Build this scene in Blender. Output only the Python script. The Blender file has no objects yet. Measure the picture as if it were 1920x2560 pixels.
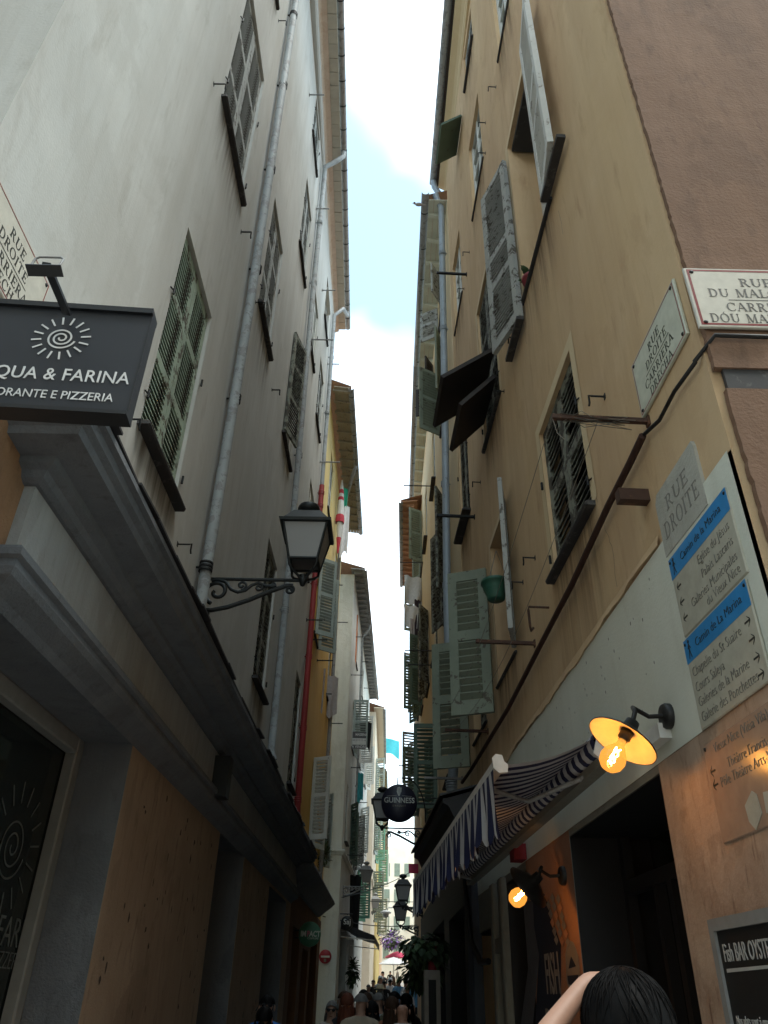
import bpy, bmesh, math, random
from mathutils import Vector, Matrix
random.seed(7)
R = math.radians
SC = bpy.context.scene
COL = SC.collection

# ------------------------------------------------------------------ camera
CAMZ = 1.68
FPX, PITCH, ROLL = 1900.0, R(32.6037), R(1.3702)
_f = Vector((0, math.cos(PITCH), math.sin(PITCH)))
_r = Vector((1, 0, 0)); _u = _r.cross(_f)
_r = (_r * math.cos(ROLL) + _u * math.sin(ROLL)).normalized(); _u = _r.cross(_f)
cam = bpy.data.cameras.new('camera'); camo = bpy.data.objects.new('camera', cam); COL.objects.link(camo)
cm = Matrix((( _r.x, _u.x, -_f.x, 0), (_r.y, _u.y, -_f.y, 0), (_r.z, _u.z, -_f.z, CAMZ), (0, 0, 0, 1)))
camo.matrix_world = cm
cam.sensor_fit = 'VERTICAL'; cam.sensor_height = 24.0; cam.sensor_width = 18.0
cam.lens = 24.0 * FPX / 2560.0
cam.clip_start = 0.05; cam.clip_end = 3000
SC.camera = camo

# ------------------------------------------------------------------ world, sun, exposure
SUN_EL, SUN_AZ = 66.0, 122.0          # azimuth clockwise from +Y: over the right hand roofs, behind thin cloud
w = bpy.data.worlds.new('World'); SC.world = w; w.use_nodes = True
nt = w.node_tree; nt.nodes.clear()
out = nt.nodes.new('ShaderNodeOutputWorld'); bg = nt.nodes.new('ShaderNodeBackground')
sky = nt.nodes.new('ShaderNodeTexSky'); sky.sky_type = 'NISHITA'; sky.sun_disc = False
sky.sun_elevation = R(SUN_EL); sky.sun_rotation = R(SUN_AZ); sky.air_density = 1.0; sky.dust_density = 1.2; sky.ozone_density = 2.0
tc = nt.nodes.new('ShaderNodeTexCoord'); mp = nt.nodes.new('ShaderNodeMapping')
mp.inputs['Location'].default_value = (0.31, 0.12, 0.40)
mp.inputs['Scale'].default_value = (1.0, 1.0, 1.35)
nz = nt.nodes.new('ShaderNodeTexNoise'); nz.inputs['Scale'].default_value = 1.9; nz.inputs['Detail'].default_value = 4; nz.inputs['Roughness'].default_value = 0.45
rp = nt.nodes.new('ShaderNodeValToRGB'); rp.color_ramp.elements[0].position = 0.49; rp.color_ramp.elements[1].position = 0.82; rp.color_ramp.elements[0].color = (.05, .05, .05, 1)
mx = nt.nodes.new('ShaderNodeMix'); mx.data_type = 'RGBA'
CLOUD = 13.0
mx.inputs[7].default_value = (CLOUD, CLOUD * 1.0, CLOUD * 1.01, 1)
sk2 = nt.nodes.new('ShaderNodeMix'); sk2.data_type = 'RGBA'; sk2.blend_type = 'MULTIPLY'; sk2.inputs[0].default_value = 1
sk2.inputs[7].default_value = (.80, .98, .80, 1)
L = nt.links.new
L(tc.outputs['Generated'], mp.inputs['Vector']); L(mp.outputs[0], nz.inputs['Vector']); L(nz.outputs['Fac'], rp.inputs[0])
L(rp.outputs[0], mx.inputs[0]); L(sky.outputs[0], sk2.inputs[6]); L(sk2.outputs[2], mx.inputs[6]); L(mx.outputs[2], bg.inputs[0])
bg.inputs[1].default_value = 0.10
L(bg.outputs[0], out.inputs[0])
sl = bpy.data.lights.new('sun', 'SUN'); so = bpy.data.objects.new('sun', sl); COL.objects.link(so)
sl.energy = .5; sl.angle = R(18); sl.color = (1, .97, .93)
_sd = Vector((math.sin(R(SUN_AZ)) * math.cos(R(SUN_EL)), math.cos(R(SUN_AZ)) * math.cos(R(SUN_EL)), math.sin(R(SUN_EL))))
so.rotation_euler = _sd.to_track_quat('Z', 'Y').to_euler()
so.location = (0, -6, 30)
SC.view_settings.view_transform = 'Standard'; SC.view_settings.look = 'None'; SC.view_settings.gamma = 1.0
SC.view_settings.use_curve_mapping = False
SC.view_settings.exposure = 2.3
SC.render.engine = 'CYCLES'
SC.cycles.max_bounces = 10; SC.cycles.diffuse_bounces = 6; SC.cycles.glossy_bounces = 3; SC.cycles.transparent_max_bounces = 12
SC.cycles.use_denoising = True; SC.cycles.sample_clamp_indirect = 6

# ------------------------------------------------------------------ photo pixels -> directions
ZM = {'A': (280, 540, .28933), 'B': (280, 1100, .28933), 'C': (480, 0, .24405), 'D': (600, 400, .27125), 'E': (1040, 0, .24405),
      'F': (1020, 500, .24405), 'G': (1020, 1000, .30139), 'H': (1440, 640, .28933), 'I': (0, 440, .28933), 'J': (0, 1000, .28933),
      'M': (1440, 1160, .28933), 'K': (0, 1600, .43415), 'L': (500, 1900, .29826), 'N': (1440, 1740, .37066), 'O': (1140, 2060, .30139),
      'P': (980, 2000, .25316), 'Q': (620, 2060, .30139), 'R': (680, 1400, .24111), 'T': (680, 1800, .30139), 'U': (700, 700, .36145),
      'V': (940, 900, .36145), 'W': (960, 1600, .36166), 'f': (0, 0, 1.15732), 'Z': (0, 0, 1)}
CP = Vector((0, 0, CAMZ))
def ray(k, x, y):
    a, b, s = ZM[k]; px, py = a + x * s, b + y * s
    return _f + (_r * (px - 960) - _u * (py - 1280)) / FPX
def on_y(k, x, y, Y):
    d = ray(k, x, y); return CP + d * (Y / d.y)
def on_x(k, x, y, X):
    d = ray(k, x, y); return CP + d * (X / d.x)
def on_z(k, x, y, Zz):
    d = ray(k, x, y); return CP + d * ((Zz - CAMZ) / d.z)

class Wall:
    def __init__(s, x0, y0, az, side):
        s.x0, s.y0, s.t, s.side = x0, y0, math.tan(R(az)), side
        s.u = Vector((math.sin(R(az)), math.cos(R(az)), 0)); s.n = Vector((math.cos(R(az)), -math.sin(R(az)), 0)) * side
    def P(s, y, z, o=0.0):
        return Vector((s.x0 + (y - s.y0) * s.t, y, z)) + s.n * o
    def M(s, y, z, o=0.0):
        p = s.P(y, z, o); u, n = s.u, s.n
        return Matrix(((u.x, n.x, 0, p.x), (u.y, n.y, 0, p.y), (u.z, n.z, 1, p.z), (0, 0, 0, 1)))
    def px(s, k, x, y, o=0.0):
        d = ray(k, x, y); p0 = s.P(s.y0, 0, o)
        t = s.n.dot(p0 - CP) / s.n.dot(d); q = CP + d * t
        return q.y, q.z
def frame(o, x, y):
    x = Vector(x).normalized(); y = Vector(y); y = (y - x * y.dot(x)).normalized(); z = x.cross(y)
    return Matrix(((x.x, y.x, z.x, o[0]), (x.y, y.y, z.y, o[1]), (x.z, y.z, z.z, o[2]), (0, 0, 0, 1)))
def Tm(x, y, z): return Matrix.Translation((x, y, z))

# ------------------------------------------------------------------ materials
MATS = {}
def _mat(name):
    m = bpy.data.materials.new(name); m.use_nodes = True; n = m.node_tree; n.nodes.clear()
    o = n.nodes.new('ShaderNodeOutputMaterial'); b = n.nodes.new('ShaderNodeBsdfPrincipled'); n.links.new(b.outputs[0], o.inputs[0])
    MATS[name] = m
    return m, n, b
def _noise(n, vec, scale, detail=5, rough=.55, dist=0):
    t = n.nodes.new('ShaderNodeTexNoise'); t.inputs['Scale'].default_value = scale; t.inputs['Detail'].default_value = detail
    t.inputs['Roughness'].default_value = rough; t.inputs['Distortion'].default_value = dist
    if vec is not None: n.links.new(vec, t.inputs['Vector'])
    return t.outputs['Fac']
def _map(n, scale=(1, 1, 1), loc=(0, 0, 0)):
    c = n.nodes.new('ShaderNodeTexCoord'); m = n.nodes.new('ShaderNodeMapping')
    m.inputs['Scale'].default_value = scale; m.inputs['Location'].default_value = loc
    n.links.new(c.outputs['Object'], m.inputs['Vector']); return m.outputs[0]
def _ramp(n, fac, a, b, ca=(0, 0, 0, 1), cb=(1, 1, 1, 1)):
    r = n.nodes.new('ShaderNodeValToRGB'); e = r.color_ramp.elements
    e[0].position, e[1].position = a, b; e[0].color, e[1].color = ca, cb
    n.links.new(fac, r.inputs[0]); return r.outputs[0]
def _mix(n, fac, a, b, mode='MIX'):
    m = n.nodes.new('ShaderNodeMix'); m.data_type = 'RGBA'; m.blend_type = mode
    for i, v in ((0, fac), (6, a), (7, b)):
        if isinstance(v, (int, float)): m.inputs[i].default_value = v
        elif isinstance(v, tuple): m.inputs[i].default_value = v if len(v) == 4 else (*v, 1)
        else: n.links.new(v, m.inputs[i])
    return m.outputs[2]
def _bump(n, b, h, strength, dist=.01):
    k = n.nodes.new('ShaderNodeBump'); k.inputs['Strength'].default_value = strength; k.inputs['Distance'].default_value = dist
    n.links.new(h, k.inputs['Height']); n.links.new(k.outputs[0], b.inputs['Normal'])
def plaster(name, c, c2, stain, rough=.92, sc=1.0, streak=.55, bump=.35, stain_amt=.5, fine=60, seed=0):
    m, n, b = _mat(name)
    v1 = _map(n, (sc * 1.6, sc * 1.6, sc * .22), (seed, seed * 2, 0)); v2 = _map(n, (sc, sc, sc), (seed * 3, 0, seed))
    s = _ramp(n, _noise(n, v1, 1.5, 6, .6, .4), .38, .68)
    p = _ramp(n, _noise(n, v2, .9, 7, .6, .6), .35, .70)
    col = _mix(n, p, c, c2)
    pt = _ramp(n, _noise(n, _map(n, (sc * .8, sc * .8, sc * .55), (seed + 3, 1, seed)), 1.1, 9, .62, .5), .565, .60)
    pm = n.nodes.new('ShaderNodeMath'); pm.operation = 'MULTIPLY'; n.links.new(pt, pm.inputs[0]); pm.inputs[1].default_value = .42 * min(1, stain_amt * 1.6)
    col = _mix(n, pm.outputs[0], col, tuple(.45 * x + .55 * y for x, y in zip(c, stain)))
    st = n.nodes.new('ShaderNodeMath'); st.operation = 'MULTIPLY'; n.links.new(s, st.inputs[0]); st.inputs[1].default_value = streak
    col = _mix(n, st.outputs[0], col, tuple(.5 * (x + y) for x, y in zip(c2, stain)))
    v5 = _map(n, (sc * 9, sc * 9, sc * .35), (2, seed, 7)); f5 = _ramp(n, _noise(n, v5, 1.2, 6, .65, .2), .50, .72)
    fm = n.nodes.new('ShaderNodeMath'); fm.operation = 'MULTIPLY'; n.links.new(f5, fm.inputs[0]); fm.inputs[1].default_value = streak * .45
    col = _mix(n, fm.outputs[0], col, tuple(.35 * x + .65 * y for x, y in zip(c, stain)))
    v3 = _map(n, (sc * 5, sc * 5, sc * 1.2), (seed, 4, 1))
    g = _ramp(n, _noise(n, v3, 1.3, 8, .65, .3), .56, .76)
    gm = n.nodes.new('ShaderNodeMath'); gm.operation = 'MULTIPLY'; n.links.new(g, gm.inputs[0]); gm.inputs[1].default_value = stain_amt
    col = _mix(n, gm.outputs[0], col, stain)
    n.links.new(col, b.inputs['Base Color']); b.inputs['Roughness'].default_value = rough
    b.inputs['Specular IOR Level'].default_value = .25
    v4 = _map(n); h1 = _noise(n, v4, fine, 4, .6); h2 = _noise(n, v4, fine * .12, 5, .6)
    ad = n.nodes.new('ShaderNodeMath'); ad.operation = 'MULTIPLY_ADD'; n.links.new(h2, ad.inputs[0]); ad.inputs[1].default_value = 1.6; n.links.new(h1, ad.inputs[2])
    _bump(n, b, ad.outputs[0], bump, .02)
    return m
def paint(name, c, rough=.55, wear=None, amt=.35, metallic=0.0, bump=.15, fine=40, spec=.4):
    m, n, b = _mat(name)
    v = _map(n); wn = _noise(n, v, 9, 8, .7, .3)
    var = _ramp(n, _noise(n, v, 2.5, 5, .6), .3, .75)
    col = _mix(n, var, tuple(x * .82 for x in c), tuple(min(1, x * 1.1) for x in c))
    if wear:
        lo = .72 - amt * .4
        col = _mix(n, _ramp(n, wn, lo, lo + .05), col, wear)
    n.links.new(col, b.inputs['Base Color']); b.inputs['Roughness'].default_value = rough; b.inputs['Metallic'].default_value = metallic
    b.inputs['Specular IOR Level'].default_value = spec
    _bump(n, b, _noise(n, v, fine, 4, .6), bump, .004)
    return m
def flat(name, c, rough=.6, metallic=0.0, spec=.4):
    m, n, b = _mat(name)
    v = _map(n); col = _mix(n, _ramp(n, _noise(n, v, 14, 5, .6), .3, .75), tuple(x * .86 for x in c), tuple(min(1, x * 1.08) for x in c))
    n.links.new(col, b.inputs['Base Color']); b.inputs['Roughness'].default_value = rough; b.inputs['Metallic'].default_value = metallic
    b.inputs['Specular IOR Level'].default_value = spec
    return m
def emit(name, c, s):
    m, n, b = _mat(name); b.inputs['Base Color'].default_value = (*c, 1); b.inputs['Emission Color'].default_value = (*c, 1); b.inputs['Emission Strength'].default_value = s
    return m

plaster('grey_render', (.475, .475, .455), (.55, .545, .52), (.31, .285, .25), streak=.7, stain_amt=.5, bump=.08)
plaster('grey_render_side', (.50, .515, .51), (.55, .56, .555), (.38, .37, .35), streak=.4, stain_amt=.3, bump=.1)
plaster('ochre_render', (.585, .415, .24), (.655, .49, .305), (.40, .245, .145), streak=.8, stain_amt=.65, bump=.08, seed=3)
plaster('pale_ochre_render', (.66, .53, .33), (.70, .58, .39), (.56, .42, .25), streak=.5, stain_amt=.3, bump=.08, seed=5)
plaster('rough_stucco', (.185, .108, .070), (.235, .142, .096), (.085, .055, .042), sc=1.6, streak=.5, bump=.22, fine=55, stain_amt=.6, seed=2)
plaster('white_render', (.62, .635, .55), (.68, .69, .61), (.45, .43, .35), streak=.25, stain_amt=.35, bump=.10, seed=9)
plaster('corner_stone', (.36, .25, .18), (.52, .39, .29), (.14, .075, .05), sc=4.0, streak=.3, stain_amt=.9, bump=.28, fine=30, seed=6)
plaster('shop_pier', (.265, .19, .13), (.325, .238, .168), (.10, .065, .045), sc=1.8, streak=.35, stain_amt=.75, bump=.2, seed=4)
plaster('rusty_pier', (.20, .11, .06), (.30, .17, .09), (.09, .05, .03), sc=2.5, streak=.4, stain_amt=.7, bump=.6, seed=8)
plaster('cornice_paint', (.115, .122, .135), (.15, .157, .168), (.06, .06, .06), sc=2, streak=.4, stain_amt=.6, bump=.4, seed=12)
plaster('frieze_paint', (.29, .295, .295), (.34, .34, .33), (.11, .09, .07), sc=2, streak=.5, stain_amt=.5, bump=.3, seed=13)
plaster('orange_render', (.62, .37, .085), (.70, .45, .13), (.50, .28, .07), streak=.5, stain_amt=.35, bump=.2, seed=15)
plaster('yellow_render', (.70, .55, .23), (.75, .62, .32), (.60, .45, .19), streak=.4, stain_amt=.25, bump=.2, seed=16)
plaster('dirty_white_render', (.60, .60, .57), (.68, .68, .65), (.34, .32, .28), streak=.6, stain_amt=.55, bump=.4, seed=18)
plaster('cream_render', (.72, .62, .49), (.77, .69, .58), (.60, .50, .38), streak=.3, stain_amt=.25, bump=.2, seed=20)
plaster('brown_shop_render', (.12, .055, .025), (.16, .075, .035), (.05, .03, .02), streak=.4, stain_amt=.4, seed=22)
plaster('peach_render', (.72, .52, .36), (.78, .60, .44), (.60, .42, .30), streak=.3, stain_amt=.2, seed=23)
plaster('old_marble', (.38, .375, .33), (.47, .46, .41), (.22, .20, .17), sc=4, streak=.3, stain_amt=.5, bump=.2, seed=25)
plaster('paving_stone', (.34, .33, .31), (.42, .41, .385), (.22, .21, .20), sc=1.5, streak=.1, stain_amt=.5, bump=.4, seed=30)
plaster('terracotta', (.38, .20, .12), (.48, .27, .17), (.20, .13, .09), sc=6, stain_amt=.5, seed=31)
plaster('eave_block', (.46, .44, .38), (.54, .52, .45), (.32, .28, .22), sc=5, streak=.2, stain_amt=.5, seed=33)
plaster('eave_plaster', (.52, .46, .41), (.60, .545, .49), (.38, .25, .18), sc=4, streak=.2, stain_amt=.7, seed=34)
paint('green_shutter', (.33, .41, .33), .7, (.085, .075, .055), .50)
paint('pale_green_shutter', (.205, .235, .18), .7, (.09, .08, .06), .35)
paint('grey_shutter', (.36, .37, .35), .75, (.10, .09, .075), .45)
paint('grey_green_shutter', (.36, .42, .40), .7, (.16, .15, .13), .25)
paint('white_shutter', (.62, .63, .60), .7, (.25, .23, .2), .3)
paint('dark_green_shutter', (.10, .15, .115), .7, (.05, .045, .04), .3)
paint('bright_green_shutter', (.16, .36, .26), .6)
paint('weathered_shutter', (.22, .23, .19), .8, (.06, .055, .045), .6)
paint('slate_sill', (.045, .042, .042), .75, (.085, .08, .075), .4)
paint('dark_wood', (.035, .027, .024), .7)
paint('white_wood', (.62, .63, .60), .6, (.40, .38, .33), .25)
paint('soffit_white', (.58, .60, .52), .7, (.40, .40, .34), .25)
paint('soffit_wood', (.33, .285, .22), .8, (.20, .16, .11), .4)
paint('zinc', (.27, .27, .27), .6, (.18, .17, .165), .45, metallic=.1)
paint('zinc_light', (.34, .36, .37), .65, (.24, .24, .24), .5, metallic=.0)
paint('blue_grey_pipe', (.30, .35, .40), .5, (.20, .22, .24), .3, metallic=.15)
paint('red_pipe', (.33, .035, .035), .5, (.2, .03, .03), .3)
paint('rusty_iron', (.085, .048, .035), .8, (.15, .075, .045), .5, metallic=.3)
paint('dark_iron', (.018, .019, .020), .55, None, metallic=.4)
paint('lantern_paint', (.020, .023, .024), .45, None, metallic=.3)
paint('black_paint', (.012, .013, .015), .4)
paint('sign_black', (.020, .022, .028), .45, None, bump=.03)
flat('sign_white', (.62, .62, .62), .6)
flat('enamel', (.56, .57, .47), .25); flat('enamel_white', (.60, .57, .50), .25)
flat('enamel_red', (.20, .018, .022), .3); flat('letter_black', (.03, .03, .026), .5); flat('letter_green', (.045, .05, .035), .5)
flat('panel_plastic', (.47, .45, .37), .22); flat('panel_blue', (.03, .24, .55), .3); flat('letter_brown', (.15, .14, .12), .6)
flat('panel_clear', (.40, .27, .19), .22)
flat('etched_glass', (.10, .11, .105), .5); flat('chip_dark', (.045, .028, .02), .9); flat('letter_worn', (.23, .22, .20), .9); flat('cream_plastic', (.66, .64, .60), .45)
flat('stripe_navy', (.014, .018, .065), .8); flat('stripe_white', (.52, .52, .54), .8)
flat('pot_green', (.03, .11, .075), .45); flat('pot_red', (.22, .03, .04), .5)
flat('cable_black', (.012, .011, .011), .6); flat('cable_brown', (.05, .022, .015), .7); flat('cord_grey', (.22, .20, .17), .8)
flat('chalk_black', (.012, .012, .012), .6); flat('chalk_white', (.42, .42, .40), .9); flat('grey_wood', (.24, .24, .23), .7)
flat('lamp_dark', (.015, .014, .013), .45); flat('lamp_enamel', (.82, .66, .42), .35)
flat('pub_navy', (.010, .010, .026), .35); flat('pub_cream', (.50, .50, .46), .5)
flat('impact_green', (.045, .13, .07), .5); flat('impact_pink', (.42, .07, .12), .5); flat('impact_pale', (.46, .46, .38), .5)
flat('road_red', (.33, .018, .035), .45); flat('road_white', (.62, .62, .62), .5)
flat('flag_pink', (.60, .06, .13), .8); flat('flag_dark', (.06, .05, .06), .8)
flat('cloth_white', (.66, .66, .67), .9); flat('cloth_grey', (.36, .33, .33), .9); flat('cloth_red', (.50, .05, .08), .9); flat('cloth_green', (.03, .36, .23), .9)
flat('cloth_dark', (.04, .03, .04), .9); flat('cloth_black', (.012, .012, .013), .9); flat('cloth_teal', (.06, .42, .48), .8); flat('cloth_salmon', (.62, .25, .13), .9)
flat('sale_grey', (.10, .10, .11), .5); flat('sale_white', (.65, .65, .64), .5)
flat('leaf_green', (.055, .10, .04), .6); flat('leaf_pale', (.14, .17, .10), .6); flat('leaf_dark', (.025, .05, .022), .6); flat('stem_brown', (.09, .06, .035), .8)
flat('flower_purple', (.30, .17, .46), .8)
flat('skin_light', (.38, .215, .15), .55); flat('skin_tan', (.34, .17, .11), .55)
def hair_mat(name, c):
    m, n, b = _mat(name); v = _map(n, (70, 70, 5)); h = _noise(n, v, 2.2, 5, .6, .8)
    n.links.new(_mix(n, h, tuple(x * .6 for x in c), tuple(x * 1.5 for x in c)), b.inputs['Base Color']); b.inputs['Roughness'].default_value = .55; b.inputs['Specular IOR Level'].default_value = .06
    _bump(n, b, h, .25, .004)
for nm, c in (('hair_black', (.006, .0055, .0055)), ('hair_brown', (.04, .022, .014)), ('hair_grey', (.13, .125, .12)), ('hair_red', (.09, .030, .018))):
    hair_mat(nm, c)
for nm, c in (('shirt_blue', (.03, .17, .55)), ('shirt_white', (.60, .60, .62)), ('shirt_black', (.012, .012, .014)), ('shirt_grey', (.27, .27, .26)), ('shirt_olive', (.11, .10, .06)),
              ('shirt_yellow', (.50, .46, .06)), ('shirt_sky', (.14, .32, .52)), ('shirt_tan', (.33, .27, .20)), ('shirt_pattern', (.42, .39, .36)), ('trousers_dark', (.025, .027, .035)), ('trousers_beige', (.32, .27, .20)),
              ('pack_green', (.035, .045, .04)), ('hat_straw', (.50, .43, .30)), ('shirt_rust', (.20, .07, .035))):
    flat(nm, c, .85)
flat('mural_navy', (.016, .020, .038), .8); flat('mural_grey', (.10, .10, .11), .8); flat('mural_peach', (.46, .21, .11), .8); flat('mural_pale', (.24, .21, .18), .8)
plaster('mural_wall', (.34, .17, .10), (.40, .21, .13), (.20, .10, .07), streak=.2, stain_amt=.3, seed=41)
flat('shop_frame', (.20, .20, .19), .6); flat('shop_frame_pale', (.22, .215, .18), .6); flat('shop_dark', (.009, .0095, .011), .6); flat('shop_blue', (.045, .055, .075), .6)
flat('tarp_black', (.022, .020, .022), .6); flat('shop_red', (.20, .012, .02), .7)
def glass_mats():
    m, n, b = _mat('dark_glass'); b.inputs['Base Color'].default_value = (.012, .016, .015, 1); b.inputs['Roughness'].default_value = .07; b.inputs['Specular IOR Level'].default_value = .35
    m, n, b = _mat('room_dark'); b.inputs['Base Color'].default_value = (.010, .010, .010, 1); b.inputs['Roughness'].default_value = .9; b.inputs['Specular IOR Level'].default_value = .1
    m, n, b = _mat('window_glass'); b.inputs['Base Color'].default_value = (.14, .17, .16, 1); b.inputs['Roughness'].default_value = .12
    m, n, b = _mat('opal_glass'); b.inputs['Base Color'].default_value = (.26, .255, .255, 1); b.inputs['Roughness'].default_value = .35
    # amber bulb: thin tinted glass that lets its filament's light through
    m = bpy.data.materials.new('amber_bulb'); m.use_nodes = True; n = m.node_tree; n.nodes.clear(); MATS['amber_bulb'] = m
    o = n.nodes.new('ShaderNodeOutputMaterial'); t = n.nodes.new('ShaderNodeBsdfTransparent'); t.inputs[0].default_value = (1, .62, .25, 1)
    e = n.nodes.new('ShaderNodeEmission'); e.inputs[0].default_value = (1, .42, .07, 1); e.inputs[1].default_value = .38
    g = n.nodes.new('ShaderNodeBsdfGlossy'); g.inputs['Roughness'].default_value = .08
    a = n.nodes.new('ShaderNodeMixShader'); a.inputs[0].default_value = .45; c = n.nodes.new('ShaderNodeMixShader'); c.inputs[0].default_value = .06
    n.links.new(t.outputs[0], a.inputs[1]); n.links.new(e.outputs[0], a.inputs[2]); n.links.new(a.outputs[0], c.inputs[1]); n.links.new(g.outputs[0], c.inputs[2]); n.links.new(c.outputs[0], o.inputs[0])
    emit('filament', (1, .66, .26), 75)
    m = bpy.data.materials.new('water_stain'); m.use_nodes = True; n = m.node_tree; n.nodes.clear(); MATS['water_stain'] = m
    o = n.nodes.new('ShaderNodeOutputMaterial'); t = n.nodes.new('ShaderNodeBsdfTransparent'); d = n.nodes.new('ShaderNodeBsdfDiffuse'); d.inputs[0].default_value = (.14, .105, .075, 1)
    tc_ = n.nodes.new('ShaderNodeTexCoord'); sp = n.nodes.new('ShaderNodeSeparateXYZ'); n.links.new(tc_.outputs['Generated'], sp.inputs[0])
    nz_ = _ramp(n, _noise(n, _map(n, (14, 14, .5)), 1.0, 6, .65, .3), .36, .70)
    gz_ = n.nodes.new('ShaderNodeMath'); gz_.operation = 'POWER'; n.links.new(sp.outputs['Z'], gz_.inputs[0]); gz_.inputs[1].default_value = 1.7
    ed = n.nodes.new('ShaderNodeMath'); ed.operation = 'PINGPONG'; n.links.new(sp.outputs['Y'], ed.inputs[0]); ed.inputs[1].default_value = .5
    e2 = n.nodes.new('ShaderNodeMapRange'); n.links.new(ed.outputs[0], e2.inputs[0]); e2.inputs['From Max'].default_value = .16
    a = n.nodes.new('ShaderNodeMath'); a.operation = 'MULTIPLY'; n.links.new(nz_, a.inputs[0]); n.links.new(gz_.outputs[0], a.inputs[1])
    b = n.nodes.new('ShaderNodeMath'); b.operation = 'MULTIPLY'; n.links.new(a.outputs[0], b.inputs[0]); n.links.new(e2.outputs[0], b.inputs[1])
    c = n.nodes.new('ShaderNodeMath'); c.operation = 'MULTIPLY'; n.links.new(b.outputs[0], c.inputs[0]); c.inputs[1].default_value = .75
    x = n.nodes.new('ShaderNodeMixShader'); n.links.new(c.outputs[0], x.inputs[0]); n.links.new(t.outputs[0], x.inputs[1]); n.links.new(d.outputs[0], x.inputs[2]); n.links.new(x.outputs[0], o.inputs[0])
glass_mats()

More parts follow.
